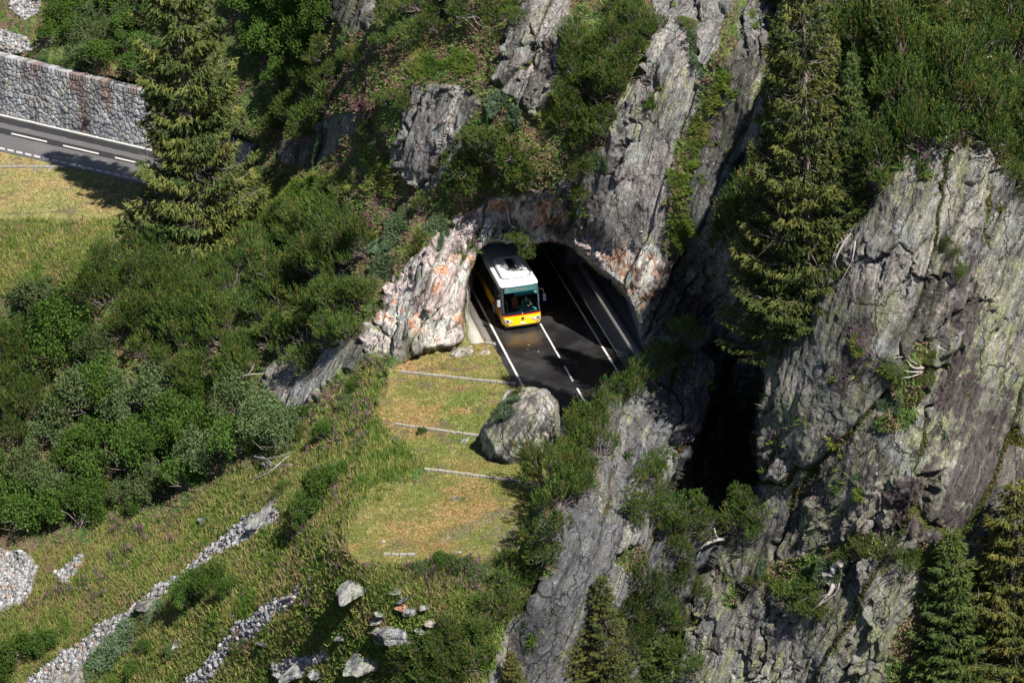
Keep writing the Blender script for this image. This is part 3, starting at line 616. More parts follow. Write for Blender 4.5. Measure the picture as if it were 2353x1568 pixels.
def spruce_proto(seed, H=16., RB=3.2, dens=1., bare=.0, tones=((.04, .075, .025), (.17, .165, .05)), low=.06, name='spruce'):
    """spruce: straight tapering trunk, whorls of drooping boughs with hanging sprays, some bare"""
    rnd = np.random.default_rng(seed); root = empty(name, (0, 0, -500)); tr = Acc(); SP = []; SD_ = []; SC = []
    t = np.linspace(0, 1, 12)[:, None]; p = np.hstack([np.sin(t * 3 + seed) * .12, np.cos(t * 2 + seed) * .1, t * H]); V, F = tube_np(p, np.linspace(H * .017, .02, 12), 8); tr.add(V, F)
    z = H * low; az = rnd.random() * 6
    while z < H * .985:
        f = z / H; R_ = RB * (1 - f) ** .75 * (.8 + .35 * rnd.random()) + .12
        nb = max(4, int((5 + rnd.integers(0, 3)) * dens))
        for i in range(nb):
            az += 2.4 + rnd.normal() * .3; L = R_ * (.7 + .45 * rnd.random()); k = 7
            s = np.linspace(0, 1, k)[:, None]; dr = np.array([math.cos(az), math.sin(az), 0])
            rise = .12 - .30 * (1 - f) + rnd.normal() * .05
            bp = np.array([0, 0, z]) + dr * L * s + np.array([0, 0, 1]) * (L * (rise * s + .16 * s ** 2 - (.12 + .1 * rnd.random()) * np.sin(s * 3.1)))
            V, F = tube_np(bp, np.linspace(.012 + L * .011, .006, k), 3); tr.add(V, F)
            isb = rnd.random() < bare
            if isb:
                for q in range(7):
                    u = .3 + .7 * rnd.random(); b0 = bp[min(k - 1, int(u * (k - 1)))]; e = b0 + (dr * .5 + rnd.normal(size=3) * .5) * L * .3; V, F = tube_np(np.array([b0, (b0 + e) / 2 + rnd.normal(size=3) * .03, e]), [.011, .008, .003], 3); tr.add(V, F)
                if rnd.random() < .6: continue
            m_ = max(8, int(L * 17 * dens * (.35 if isb else 1))); u = .18 + .82 * rnd.random(m_) ** .8
            side = np.cross(dr, [0, 0, 1.]); wd = (1 - u * .55) * L * .36
            c0 = np.stack([np.interp(u, s[:, 0], bp[:, a]) for a in range(3)], 1); off = (rnd.random(m_) * 2 - 1)
            c0 = c0 + side * (off * wd)[:, None] + [0, 0, 1] * (-.10 * np.abs(off) * L * .4 - rnd.random(m_) * .12)[:, None]
            dd = rotv(dr * .75 + side * (off * .8)[:, None] + np.stack([np.zeros(m_)] * 2 + [-.25 + rnd.normal(size=m_) * .2], 1))
            SP.append(c0); SD_.append(dd); SC.append(np.full(m_, rnd.random() * .6) + rnd.random(m_) * .4)
        z += (.30 + .16 * rnd.random()) * (H / 16) ** .4 / dens ** .3
    SP = np.vstack(SP); SD_ = np.vstack(SD_); SC = np.concatenate(SC); n = len(SP); k = 7
    b = SP[:, None] + SD_[:, None] * (rnd.random((n, k)) * .22)[..., None]; dd = rotv(SD_[:, None] + rnd.normal(size=(n, k, 3)) * .42 - [0, 0, .1])
    V, F = blades(b.reshape(-1, 3), dd.reshape(-1, 3), .2 + .12 * rnd.random(n * k), .06 + .035 * rnd.random(n * k), rnd)
    c = np.array(tones[0]) + (np.array(tones[1]) - tones[0]) * SC[:, None] ** 1.2
    mesh_np('crown', V, F, M['needle'], root, {'col': np.repeat(c, 3 * k, 0)}); tr.build('trunk', M['bark'], root); return root

PINES = [pine_proto(100 + i, [.8, 1.15, .7, .95, 1.35][i], 400) for i in range(5)]
ALD = [bush_proto(200 + i) for i in range(3)] + [bush_proto(210 + i, 3800, ((.04, .075, .03), (.12, .165, .065)), 1.5, .12) for i in range(2)]
MATS = [mat_proto(300), mat_proto(301), mat_proto(302, ((.05, .085, .025), (.13, .15, .05)))]
used = {}
def children(o): return [c for c in C.objects if c.parent == o]
KIDS = {}
def clone(proto):
    """first use takes the prototype itself; later ones copy it and its parts"""
    if proto.name not in used:
        used[proto.name] = 1; KIDS[proto.name] = children(proto); return proto
    o = proto.copy(); C.objects.link(o)
    for k_ in ('label', 'category', 'group'):
        if k_ in o: del o[k_]
    for ch in KIDS[proto.name]:
        c = ch.copy(); C.objects.link(c); c.parent = o
    return o
ORD = 'first second third fourth fifth sixth seventh eighth ninth tenth eleventh twelfth'.split()
NUMW = 'zero one two three four five six seven eight nine ten eleven twelve'.split()
def label_all(items, one, many, group, cat):
    """items [(px, object)]; one thing gets `one`; a few are told apart from left to right; a crowd shares its label"""
    items = sorted(items, key=lambda q: q[0]); n = len(items)
    for i, (_, o) in enumerate(items):
        if n == 1: l = one
        elif n <= 6:
            pos = 'leftmost' if i == 0 else 'rightmost' if i == n - 1 else ORD[i] + ' from left'
            l = f'{pos} of {NUMW[n]} {many}'
        else: l = one
        tag(o, l, cat)
        if n > 1: o['group'] = group
def perp(px, py):  # px of the view per metre at a spot
    d = (look(px, py) - POS) @ FW; return FPX / d
def plant(protos, spots, one, many, group, cat, name, size0=1.5, sink=.12, tilt=.35, squash=(.85, 1.15), drop=.45):
    items = []
    for sp in spots:
        x, y, r = sp[:3]; i = rng.integers(len(protos)); o = clone(protos[i]); o.name = name
        by = y + r * drop; s = r / perp(x, by) / size0; p = look(x, by); nv = look(x, by, NG)
        o.location = p - nv * sink * s
        up_ = Vector((0, 0, 1)).lerp(Vector(nv), tilt).normalized(); q = Vector((0, 0, 1)).rotation_difference(up_)
        o.rotation_euler = (q @ Matrix.Rotation(rng.random() * 6.28, 3, 'Z').to_quaternion()).to_euler()
        o.scale = (s, s, s * rng.uniform(*squash)); items.append((x, o))
    label_all(items, one, many, group, cat); return items
def fill(poly, step, r0_, r1_, jit=.38, keepf=1.):
    """spots spread evenly over a stretch of slope"""
    xs = [p[0] for p in poly]; ys = [p[1] for p in poly]; out = []; row = 0; y = min(ys)
    while y < max(ys):
        x = min(xs) + (row % 2) * step * .5
        while x < max(xs):
            a, b = x + rng.uniform(-jit, jit) * step, y + rng.uniform(-jit, jit) * step
            if inpoly(poly, np.array([a]), np.array([b]))[0] and rng.random() < keepf and -60 < a < 2420 and -60 < b < 1640: out.append((a, b, rng.uniform(r0_, r1_)))
            x += step
        y += step * .8; row += 1
    return out

# ------------------------------------------------------------------ pines
def pines(spots, one, many, group, **k): return plant(PINES, spots, one, many, group, 'pine', 'mountain_pine', **k)
pines(fill([(240,570),(330,540),(420,600),(520,560),(620,480),(770,490),(850,560),(890,610),(865,700),(820,780),(700,830),(640,800),(600,870),(480,870),(420,850),(300,800),(250,720),(205,650)], 54, 36, 52),
      'dark green mountain pine in the dense thicket on the slope left of the tunnel mouth', '', 'pines in the thicket left of the tunnel', squash=(1., 1.7))
pines(fill([(-40,760),(60,740),(110,850),(150,950),(60,1010),(-40,1010)], 62, 38, 50), 'dark mountain pine at the left edge of the photo below the dry meadow', '', 'pines at the left edge', squash=(1.2, 1.8))
pines(fill([(640,200),(720,130),(800,90),(850,110),(790,190),(720,300),(640,330),(620,270)], 52, 32, 44), 'low mountain pine on the hillside right of the big spruce', 'low mountain pines on the hillside right of the big spruce', 'pines right of the big spruce')
pines([(1070,375,52),(1110,310,46),(1160,350,56),(1210,390,52),(1110,430,50),(1180,440,48),(1240,420,36),(1060,430,36)], 'mountain pine in the big clump above the tunnel mouth', '', 'pines in the clump above the tunnel')
pines([(1185,515,26),(1212,535,26)], '', 'mountain pine boughs hanging over the top of the tunnel mouth', 'pines hanging over the tunnel mouth', tilt=1.)
pines(fill([(1440,-60),(1515,-60),(1520,70),(1460,140),(1420,210),(1400,320),(1330,350),(1290,320),(1290,200),(1330,100),(1400,60)], 46, 32, 44), 'mountain pine in the slanting belt between the two high rock slabs', '', 'pines between the high slabs', squash=(1., 1.6))
pines([(1342,440,30),(1365,385,24),(1330,400,22)], '', 'small dark pines on the cliff right above the tunnel', 'pines on the cliff above the tunnel')
pines([(1105,10,52),(1165,15,50),(1060,-10,40),(1190,50,30)], '', 'mountain pines with bare grey twigs at the top centre', 'pines at the top centre')
pines([(905,45,42),(950,70,46),(1000,50,38),(960,0,50),(880,100,30)], '', 'shaded mountain pines at the top left of centre', 'pines at the top left of centre')
pines([(760,440,26),(790,450,28),(560,430,34),(610,440,30),(600,400,26)], '', 'small pines on the ridge below the big spruce', 'small pines on the ridge')
pines([(905,305,17),(965,470,22),(855,300,26),(905,225,34),(940,240,28)], '', 'small pine bushes round the broken grey outcrop left of centre', 'small pines round the outcrop')
pines(fill([(1965,90),(2140,60),(2480,-80),(2480,330),(2352,430),(2260,330),(2080,340),(2070,390),(1990,440),(1960,340),(1975,250)], 70, 50, 76), 'sunlit mountain pine in the mass covering the top of the right cliff', '', 'pines on top of the right cliff', tilt=.15, squash=(1.1, 1.9))
pines([(2300,290,55),(2330,400,45),(2270,330,40),(2020,400,48),(1975,355,46),(2010,330,45)], 'bright green mountain pine overhanging the upper rim of the right cliff', 'bright green pines overhanging the rim of the right cliff', 'pines on the rim of the right cliff')
pines([(1805,320,40),(1815,380,50),(1765,420,44),(1775,460,54),(1725,490,40),(1810,500,56),(1730,530,58),(1780,570,60),(1700,570,50),(1740,620,52),(1840,430,50),(1850,560,52),(1800,630,50)], 'dark mountain pine crowded under the tall spruces above the gully', '', 'pines above the gully', tilt=.3, squash=(1.2, 1.7))
pines([(1890,460,34),(1885,610,42),(1925,500,30),(1935,470,26)], '', 'pines clinging to the dark left rim of the cliff', 'pines on the left rim of the right cliff')
pines([(2160,545,17),(2170,602,26),(2175,575,18),(2345,420,26)], '', 'little pines rooted high in the face of the cliff', 'little pines on the cliff face', tilt=.8)
pines([(1550,752,30),(1590,785,44),(1570,815,32),(1510,840,38),(1535,800,32),(1650,800,34)], '', 'sunlit mountain pines on the crest above the shaded road wall', 'pines on the crest above the road wall')
pines([(1660,790,26),(1655,815,24)], '', 'small pines standing in the dark gully edge', 'pines at the gully edge')
pines([(1405,900,42),(1440,885,38),(1375,930,44),(1345,970,44),(1385,970,38),(1338,1005,36),(1430,925,32),(1480,865,34),(1318,1040,34)], 'sunlit mountain pine on the spur right beside the boulder and road', '', 'pines on the spur beside the boulder', squash=(1.1, 1.6))
pines([(1302,1070,46),(1335,1045,44),(1262,1105,50),(1305,1130,56),(1345,1100,40),(1375,1045,38),(1268,1175,56),(1258,1225,54),(1252,1262,44),(1320,1160,36)], 'mountain pine on the lower end of the spur beside the grassy pull-in', '', 'pines on the lower end of the spur', squash=(1.2, 1.7))
pines([(1480,1085,44),(1510,1060,36),(1455,1140,38),(1500,1140,42),(1445,1175,32),(1525,1110,30)], '', 'pines growing on the face of the middle rock spur', 'pines on the middle spur', tilt=.8)
pines([(1580,1180,44),(1610,1205,44),(1560,1240,42),(1555,1215,30),(1720,1145,34),(1740,1180,38),(1700,1210,36),(1750,1215,30),(1700,1150,26),(1715,1020,26),(1735,1035,22)], 'bright mountain pine at the foot of the gully between spur and cliff', '', 'pines at the foot of the gully', squash=(1.1, 1.5))
pines([(1175,1290,40),(1220,1330,44),(1160,1350,46),(1130,1390,42),(1200,1380,40),(1100,1430,34)], '', 'mountain pines where the lower meadow meets the rock spur', 'pines where meadow meets spur')
pines(fill([(890,1500),(940,1450),(1010,1430),(1080,1430),(1130,1430),(1110,1500),(1090,1620),(870,1620)], 50, 34, 44), 'mountain pine in the clump at the bottom edge left of the rock spur', '', 'pines at the bottom edge')
pines([(1480,1345,42),(1515,1380,40),(1450,1390,40),(1560,1330,36),(1495,1440,44),(1540,1420,44),(1590,1350,34),(1450,1480,42),(1560,1490,46),(1500,1540,46),(1600,1540,36),(1410,1450,34)], 'mountain pine in the shaded cleft at the bottom between spur and cliff', '', 'pines in the bottom cleft', squash=(1.1, 1.7))
pines([(1760,1350,40),(1810,1360,46),(1860,1350,42),(1880,1400,36),(1845,1395,36),(1730,1340,28)], '', 'pines on the shadowed ledge of the lower cliff', 'pines on the lower cliff ledge')
pines([(2070,1285,34),(2100,1270,28),(2050,1250,24),(1960,1260,24),(1930,1275,22)], '', 'small pines on the broken ledges of the lower right cliff', 'small pines on broken ledges')
pines([(695,1000,24),(650,1120,26)], '', 'small dark pines beside the bleached branches on the slope', 'small pines by the bleached branches')
# ------------------------------------------------------------------ leafy shrubs
def bushes(spots, one, many, group, pro=ALD, **k): return plant(pro, spots, one, many, group, 'shrub', 'leafy_shrub', **k)
bushes(fill([(90,20),(130,-60),(390,-60),(370,100),(330,160),(240,140),(130,110)], 52, 42, 58), 'green leafy shrub above the masonry wall left of the big spruce', '', 'shrubs above the wall')
bushes(fill([(540,-60),(790,-60),(770,60),(700,140),(650,180),(590,190),(560,60)], 56, 46, 62), 'dense green shrub on the wooded slope right of the big spruce top', '', 'shrubs right of the big spruce', pro=ALD[:3], squash=(1.1, 1.6))
bushes([(215,120,34)], 'grey green willow bush just above the masonry wall', '', '', pro=ALD[3:])
bushes(fill([(20,680),(130,640),(230,690),(260,790),(330,900),(430,870),(520,890),(610,920),(650,990),(680,990),(560,1050),(470,1070),(440,1120),(330,1130),(250,1130),(210,1110),(220,1180),(160,1240),(-50,1230),(-50,1020),(150,960),(120,850),(40,740)], 76, 52, 78), 'green leafy shrub in the thicket at the lower left of the photo', '', 'shrubs in the lower left thicket', squash=(1.1, 1.6))
bushes([(320,1150,45),(280,1120,40),(370,1110,42)], '', 'rounded leafy shrubs at the lower edge of the left thicket', 'shrubs at the thicket edge')
bushes([(745,1115,60),(715,1165,46),(700,1200,34),(775,1090,36)], '', 'leafy shrubs on the meadow below the second stone row', 'shrubs on the meadow', pro=ALD[:3], squash=(1, 1.4))
bushes([(445,1345,52),(490,1325,48),(440,1375,36),(530,1345,32)], '', 'leafy shrubs beside the long scree strip', 'shrubs beside the scree', pro=ALD[:3], squash=(1, 1.3))
bushes([(50,1490,60),(10,1530,50),(110,1470,40)], '', 'grey green shrubs in the bottom left corner', 'shrubs in the bottom left corner')
bushes([(1010,1290,36),(1060,1290,40),(1105,1310,34),(970,1300,28)], '', 'bright green shrubs along the lower edge of the grassy pull-in', 'shrubs along the pull-in')
bushes([(970,990,15)], 'tiny bush growing on the second stone row', '', '')
bushes([(750,985,40),(640,985,44),(690,960,40),(800,920,26),(820,880,30)], '', 'leafy shrubs between the dark outcrop and the grass terraces', 'shrubs by the grass terraces')
bushes([(340,1480,26),(400,1490,22),(310,1530,30)], '', 'low leafy shrubs between the two scree strips', 'shrubs between the scree strips')
# ------------------------------------------------------------------ juniper mats
def mats(spots, one, many, group): return plant(MATS, spots, one, many, group, 'juniper', 'juniper_mat', size0=1.05, tilt=1., sink=.03, drop=0)
mats([(870,560,34),(905,530,36),(950,560,38),(1000,525,34),(880,620,38),(850,660,30),(930,500,30),(1010,555,24)], 'pale green juniper mat on the slope above the left tunnel wall', '', 'juniper mats above the tunnel wall')
mats([(1145,235,30),(1180,265,30),(1120,260,24)], '', 'pale juniper mats under the pointed rock slab', 'junipers under the pointed slab')
mats([(1590,100,36),(1600,150,34),(1585,60,28)], '', 'juniper mats between the slabs at the top', 'junipers between the slabs')
mats([(865,345,18),(890,365,16),(735,330,26),(720,380,20),(1395,260,22),(1390,290,20)], '', 'small grey green junipers scattered on the high slope', 'junipers on the high slope')
mats([(325,1428,44),(290,1468,46),(250,1505,44),(358,1405,30),(222,1545,34)], '', 'junipers forming the carpet beside the long scree strip', 'junipers beside the scree')
mats([(2130,820,20),(2125,860,22),(2115,900,16),(2195,785,18),(2060,925,20),(2030,930,16)], '', 'dry juniper patches on the face of the right cliff', 'junipers on the right cliff')
mats([(1980,1240,26),(1900,1310,30),(1860,1320,26),(1760,1300,20),(1970,1100,16)], '', 'junipers on the ledges of the lower right cliff', 'junipers on lower ledges')
mats([(1420,370,20),(1450,400,22),(1380,360,16),(1190,930,30),(1210,912,22)], '', 'small junipers dotted from the cliff down to the boulder top', 'small junipers') if False else mats([(1370,365,20),(1395,380,20)], '', 'small junipers at the foot of the tallest grey slab', 'junipers at the slab foot')

# ------------------------------------------------------------------ spruces
def spruce(px, py, top, rpx, proto, label, z=None, lean=(0, 0), H0=16.):
    """base seen at (px, py), tip at height `top` of the view"""
    o = clone(proto); p = look(px, py) if z is None else at_z(px, py, z); s = 1 / perp(px, py)
    h = (py - top) / (FPX / ((p - POS) @ FW)) / math.cos(PITCH) * 1.02
    o.location = p - np.array([0, 0, .2]); o.scale = (rpx / (FPX / ((p - POS) @ FW)) / 3.2,) * 2 + (h / H0,)
    o.rotation_euler = (lean[0], lean[1], rng.random() * 6.28); tag(o, label, 'spruce'); return o
SPA = spruce_proto(401, dens=1.35, bare=.24, tones=((.035, .07, .02), (.16, .165, .045))); SPB = spruce_proto(402, dens=1.15, bare=.3, tones=((.03, .06, .02), (.14, .15, .042))); SPC = spruce_proto(403, dens=1.2, bare=.03, tones=((.035, .075, .022), (.12, .15, .04)))
SPD = spruce_proto(404, dens=1.15, bare=.1, tones=((.045, .07, .02), (.17, .16, .045)))
spruce(468, 535, -300, 140, SPA, 'huge yellowish spruce standing in front of the upper road and masonry wall')
spruce(1872, 690, -140, 138, SPB, 'tall half bare spruce with grey dead boughs beside the highest dark slab')
spruce(1835, 600, -20, 96, SPC, 'dense spruce close behind the half bare spruce, beside the highest slab', z=12.5)
spruce(1775, 790, 330, 105, SPB, 'spruce low over the dark gully with yellow sunlit boughs', z=9.5)
spruce(1950, 500, 130, 62, SPC, 'dark spruce in the shade between half bare spruce and right cliff pines')
spruce(1790, 540, 60, 70, SPC, 'dark green spruce left of the half bare spruce, lower down the rim')
spruce(1845, 760, 470, 66, SPC, 'dark spruce lowest over the gully under the half bare spruce')
spruce(2018, 215, -70, 48, SPB, 'slim spruce with bare lower trunk at the top right')
spruce(2128, 110, -140, 56, SPB, 'spruce at the top right showing only its pale trunk and lowest boughs')
spruce(2325, 1700, 1075, 165, SPD, 'large golden green spruce with a pale trunk in the lower right corner')
spruce(2180, 1700, 1190, 135, SPC, 'dark green spruce left of the large golden spruce')
spruce(2245, 1800, 1330, 95, SPD, 'golden spruce low between the dark and the large golden spruce')
spruce(2110, 1700, 1470, 66, SPD, 'small yellow spruce at the bottom edge right of centre')
spruce(1177, 1660, 1465, 50, SPD, 'small pale yellow spruce at the bottom edge in front of the rock spur')
spruce(1398, 1660, 1300, 84, SPB, 'half dead spruce with a bare tip at the bottom centre')
spruce(1488, 1560, 1300, 60, SPC, 'dark spruce in the shaded bottom cleft')
spruce(1335, 1660, 1440, 66, SPD, 'yellow green spruce left of the bottom cleft')
# ------------------------------------------------------------------ upper road and masonry wall
def at_Y(px, py, Yv):
    px, py, Yv = np.broadcast_arrays(np.asarray(px, float), np.asarray(py, float), np.asarray(Yv, float))
    d = FW + ((px - 1176) / FPX)[..., None] * RT - ((py - 784) / FPX)[..., None] * UP
    return POS + ((Yv - POS[1]) / d[..., 1])[..., None] * d
xs = np.linspace(-330, 590, 40); ta_ = gz(xs, 257 + .233 * xs, .02); tb_ = gz(xs, 347 + .2275 * xs, .02)
V = np.vstack([ta_, tb_]); n = len(xs); F = [(i, n + i, n + i + 1, i + 1) for i in range(n - 1)]
ro = mesh_np('road', V, F, M['asphalt_dry']); ro['kind'] = 'structure'
uv = ro.data.uv_layers.new(name='UVMap'); vi = np.zeros(len(ro.data.loops), np.int32); ro.data.loops.foreach_get('vertex_index', vi)
uvv = np.zeros((len(vi), 2)); uvv[:, 1] = (vi >= n); uvv[:, 0] = xs[vi % n] / 100; uv.data.foreach_set('uv', uvv.ravel())
def upaint(x0, x1, y0, k_, w_):
    x = np.linspace(x0, x1, max(2, int((x1 - x0) / 40) + 2)); a = gz(x, y0 + k_ * x - w_ / 2, .026); b = gz(x, y0 + k_ * x + w_ / 2, .026); m_ = len(x)
    mesh_np('road_marking', np.vstack([a, b]), [(i, m_ + i, m_ + i + 1, i + 1) for i in range(m_ - 1)], M['paint'])['kind'] = 'structure'
upaint(-300, 580, 263, .233, 4)
for k_ in range(-2, 5): upaint(26 + 119 * k_, 26 + 119 * k_ + 82, 300.7, .2315, 3.2)
for k_ in range(-10, 27): upaint(-3 + 20.3 * k_, 11 + 20.3 * k_, 340, .2275, 3.6)
M['masonry'] = nodes('masonry', .9, .2)[0]
_t = M['masonry'].node_tree; _b = _t.nodes['Principled BSDF']; _g = N(_t, 'ShaderNodeTexCoord').outputs['Object']; _f = noise(_t, _g, 9, 4, .7); _c = attr(_t, 'col', 'Color')
_t.links.new(mixc(_t, ramp(_t, _f, .35, .65), mixc(_t, 1., _c, (.65, .65, .67), 'MULTIPLY'), mixc(_t, 1., _c, (1.3, 1.3, 1.3), 'MULTIPLY')), _b.inputs['Base Color']); bump(_t, _b, _f, .5, .05)
def wall_piece(name, x0, x1, yb, yt, parent, off=-.35, quoin=True):
    x = np.arange(x0, x1, 1.3); nv = 110; vv = np.linspace(0, 1, nv)
    base = gz(x, yb(x), 0.); top = at_Y(x, yt(x), base[:, 1] + .35)
    Pw = base[None] * (1 - vv[:, None, None]) + top[None] * vv[:, None, None]
    dirw = base[-1] - base[0]; dirw /= np.linalg.norm(dirw); nw = np.cross(dirw, [0, 0, 1.]); nw *= np.sign(-nw[1]) if nw[1] else 1
    L = (Pw - base[0]) @ dirw; Hh = Pw[..., 2]; tot = L.max(); ht = np.broadcast_to(top[None, :, 2], Hh.shape)
    e, cid = voro(L / .5 + .25 * vnoise(L, Hh, L * 0, 5), Hh / .42, 501)
    e2_, c2_ = voro(L / .27, np.zeros_like(Hh) + .5, 503); capm = Hh > ht - .5
    e = np.where(capm, np.minimum(e2_ * 1.2, np.abs(ht - .5 - Hh) * 3), e); cid = np.where(capm, c2_, cid)
    if quoin:
        qm = (L > tot - 1.) & ~capm; qh = Hh / .38; qe = np.minimum(np.abs(qh - np.round(qh)), np.abs(L - (tot - .55 + .2 * (np.floor(qh) % 2))) * 2) * 1.4
        e = np.where(qm, qe + .02, e); cid = np.where(qm, hsh(np.floor(qh).astype(int), (L > tot - .5).astype(int), np.zeros(L.shape, int), 7), cid)
    d = .10 * smooth(e, 0, .16) + (cid - .5) * .08 + .03 * (vnoise(L * 6, Hh * 6, L * 0, 9) - .5)
    Pw = Pw + nw * (d + off * 0 + .25)[..., None]
    col = np.zeros(L.shape + (3,)) + (.23, .235, .245); col = mx(col, (.36, .365, .375), cid); col = mx(col, (.32, .29, .24), smooth(hsh((cid * 999).astype(int), L.astype(int) * 0, L.astype(int) * 0, 3), .72, .9) * .7)
    if quoin: col = mx(col, (.4, .37, .3), qm * .8)
    rust = smooth(fbm(L * .9, Hh * .25, L * 0, 4, 15), .6, .68); col = mx(col, (.16, .09, .07), rust * .7)
    stn = smooth(fbm(L * 1.2, Hh * .3, L * 0, 4, 25), .55, .7) ; col = mx(col, (.12, .12, .125), stn * .6)
    col = mx(col, (.085, .08, .075), 1 - smooth(e, .01, .07))
    gr = lambda P_: P_.reshape(-1, 3)
    m_ = len(x); ii = np.arange(nv * m_).reshape(nv, m_); Fw = np.stack([ii[:-1, :-1], ii[:-1, 1:], ii[1:, 1:], ii[1:, :-1]], -1).reshape(-1, 4)
    V_ = gr(Pw); C_ = gr(col)
    bt = V_[ii[-1]] - nw * .7; ex = np.arange(m_) + len(V_); V_ = np.vstack([V_, bt]); C_ = np.vstack([C_, C_[ii[-1]]])
    F2 = np.stack([ii[-1, :-1], ii[-1, 1:], ex[1:], ex[:-1]], -1)
    sd_ = V_[ii[:, -1]] - nw * .9; es = np.arange(nv) + len(V_); V_ = np.vstack([V_, sd_]); C_ = np.vstack([C_, C_[ii[:, -1]]])
    F3_ = np.stack([ii[:-1, -1], es[:-1], es[1:], ii[1:, -1]], -1)
    return mesh_np(name, V_, np.vstack([Fw, F2, F3_]), M['masonry'], parent, {'col': C_}, True)
wl = empty('masonry_wall'); tag(wl, 'tall grey masonry retaining wall beside the upper road at the top left', 'wall')
wall_piece('wall', -300, 362, lambda x: 258 + .233 * x, lambda x: 123 + .2486 * x, wl)
wall_piece('wall', 380, 585, lambda x: 250 + .233 * x, lambda x: 205 + .22 * x, wl, quoin=False)
sp = at_Y(205, 271, gz(205, 306, 0)[1] - .25); bm = bmesh.new()
bmesh.ops.create_uvsphere(bm, u_segments=14, v_segments=8, radius=.42, matrix=Matrix.Translation(sp) @ Matrix.Diagonal((1, 1, .62, 1)))
bmesh.ops.delete(bm, geom=[v for v in bm.verts if v.co.z > sp[2] + .12], context='VERTS'); obj('drain_spout', bm, simple('dark_stone', (.06, .06, .06), .8, var=.3), wl, True)
bm = bmesh.new(); bmesh.ops.create_uvsphere(bm, u_segments=12, v_segments=8, radius=.3, matrix=Matrix.Translation(sp + np.array([.12, .3, .22])) @ Matrix.Diagonal((1.1, .5, .75, 1))); obj('drain_opening', bm, simple('hole_black', (.006, .006, .007), .7), wl, True)  # solid lump, its black paints the darkness inside the drain
M['rust'] = simple('rust', (.11, .045, .035), .8, var=.3)
for (x, y0, y1, lb) in ((326, 113, 141, 'rusty steel post above the masonry wall, close to the big spruce'), (175, 83, 93, 'short rusty post among the shrubs above the masonry wall'), (131, 69, 80, 'small rusty post above the wall nearest the left scree')):
    p = look(x, y1); h = (y1 - y0) / 31 / .9; acc = bmesh.new()
    for dx in (-.07, .07): add_box(acc, (p[0] + dx, p[1], p[2] + h / 2), (.03, .18, h))
    add_box(acc, (p[0], p[1], p[2] + h / 2), (.11, .03, h)); o = obj('steel_post', acc, M['rust']); tag(o, lb, 'post')

# ------------------------------------------------------------------ rocks
def rockcol(P, seed, tint=(1, 1, 1), light=1.):
    """grey rock with grain, lichen, stains and pale grit, from the place of each point"""
    x, y, z = P[:, 0] + seed, P[:, 1], P[:, 2]; a = P @ g; b = P @ cr + seed; c = P @ th
    s1 = fbm(b * 2.2, a * .5, c * 1.2, 6, 811, .7); s2 = fbm(x * 1.3, y * 1.3, z * 1.3, 5, 813, .65); s3 = fbm(x * 7, y * 7, z * 7, 4, 815, .75); s4 = fbm(x * .6, y * .6, z * .6, 4, 817)
    col = np.zeros((len(P), 3)) + (.12, .115, .115); col = mx(col, (.3, .29, .285), smooth(s1, .38, .6)); col = mx(col, (.34, .31, .27), smooth(s4, .5, .62) * .7)
    col = mx(col, (.25, .28, .15), smooth(s2, .52, .62) * .5); col = mx(col, (.05, .05, .055), smooth(fbm(b * 1.4, a * .3, c, 5, 819, .65), .55, .63) * .8)
    col = mx(col, (.45, .44, .43), smooth(s3, .6, .72) * .5); col = mx(col, (.04, .04, .042), smooth(s3, .4, .3) * .6)
    return np.clip(col * np.array(tint) * light, 0, 1)
def rock_mesh(seed, planes, size, nz=.09, sub=5):
    rnd = np.random.default_rng(seed); bm = bmesh.new(); bmesh.ops.create_icosphere(bm, subdivisions=sub, radius=1)
    d = np.array([v.co[:] for v in bm.verts]); F = np.array([[v.index for v in f.verts] for f in bm.faces]); bm.free()
    if planes is None:
        nn = rotv(rnd.normal(size=(13, 3))); planes = [(a, .75 + .35 * rnd.random()) for a in nn]
    t = np.full(len(d), 1.5)
    for nrm, ds in planes:
        nrm = np.array(nrm, float); nrm /= np.linalg.norm(nrm); c = d @ nrm; t = np.minimum(t, np.where(c > .05, ds / np.maximum(c, .05), 9))
    p = d * t[:, None]
    n_ = fbm(p[:, 0] * 1.6 + seed, p[:, 1] * 1.6, p[:, 2] * 1.6, 5, seed) - .5; n2 = fbm(p[:, 0] * 5, p[:, 1] * 5, p[:, 2] * 2.5 + seed, 4, seed + 3) - .5
    p = p * (1 + nz * 2 * n_ + nz * .8 * n2)[:, None]; return p * np.array(size), F
bp = gz(1197, 1058, 0.)
boul = [((-1, -.35, -.1), .93), ((-.75, -.5, .45), .86), ((-.2, -1, .12), .85), ((.55, -.85, .05), .86), ((1, -.1, .05), .95), ((.9, 0, .6), 1.08), ((-.35, -.35, .9), .86), ((.25, -.5, 1), 1.08), ((-.1, .6, 1), 1.1), ((0, 1, .1), .8), ((-.7, .7, .2), .8), ((-.5, -.6, -.6), .98), ((.4, -.7, -.7), .98), ((0, -.1, -1), .8), ((.3, .1, 1), 1.12)]
V, F = rock_mesh(11, boul + [((-.5, -1, .8), .93), ((.6, -.6, .7), 1.0), ((-1, .2, .6), .92), ((.2, -1, -.4), .86), ((.8, -.7, -.2), .93)], (2.2, 1.95, 2.2), .08, 6)
V = V + bp + np.array([.1, 1.1, 1.35]); V[:, 0] += (V[:, 2] - 1.5) * .10
_cr = np.abs(fbm(V[:, 0] * .5 + V[:, 2] * .35, V[:, 1] * .5, V[:, 2] * .22, 4, 823) - .5); bc = rockcol(V, 3); bc = mx(bc, (.02, .02, .022), smooth(_cr, .014, .004) * .8)
V = V - (V - bp - [0, 1, 1.3]) * (smooth(_cr, .02, 0) * .035)[:, None]
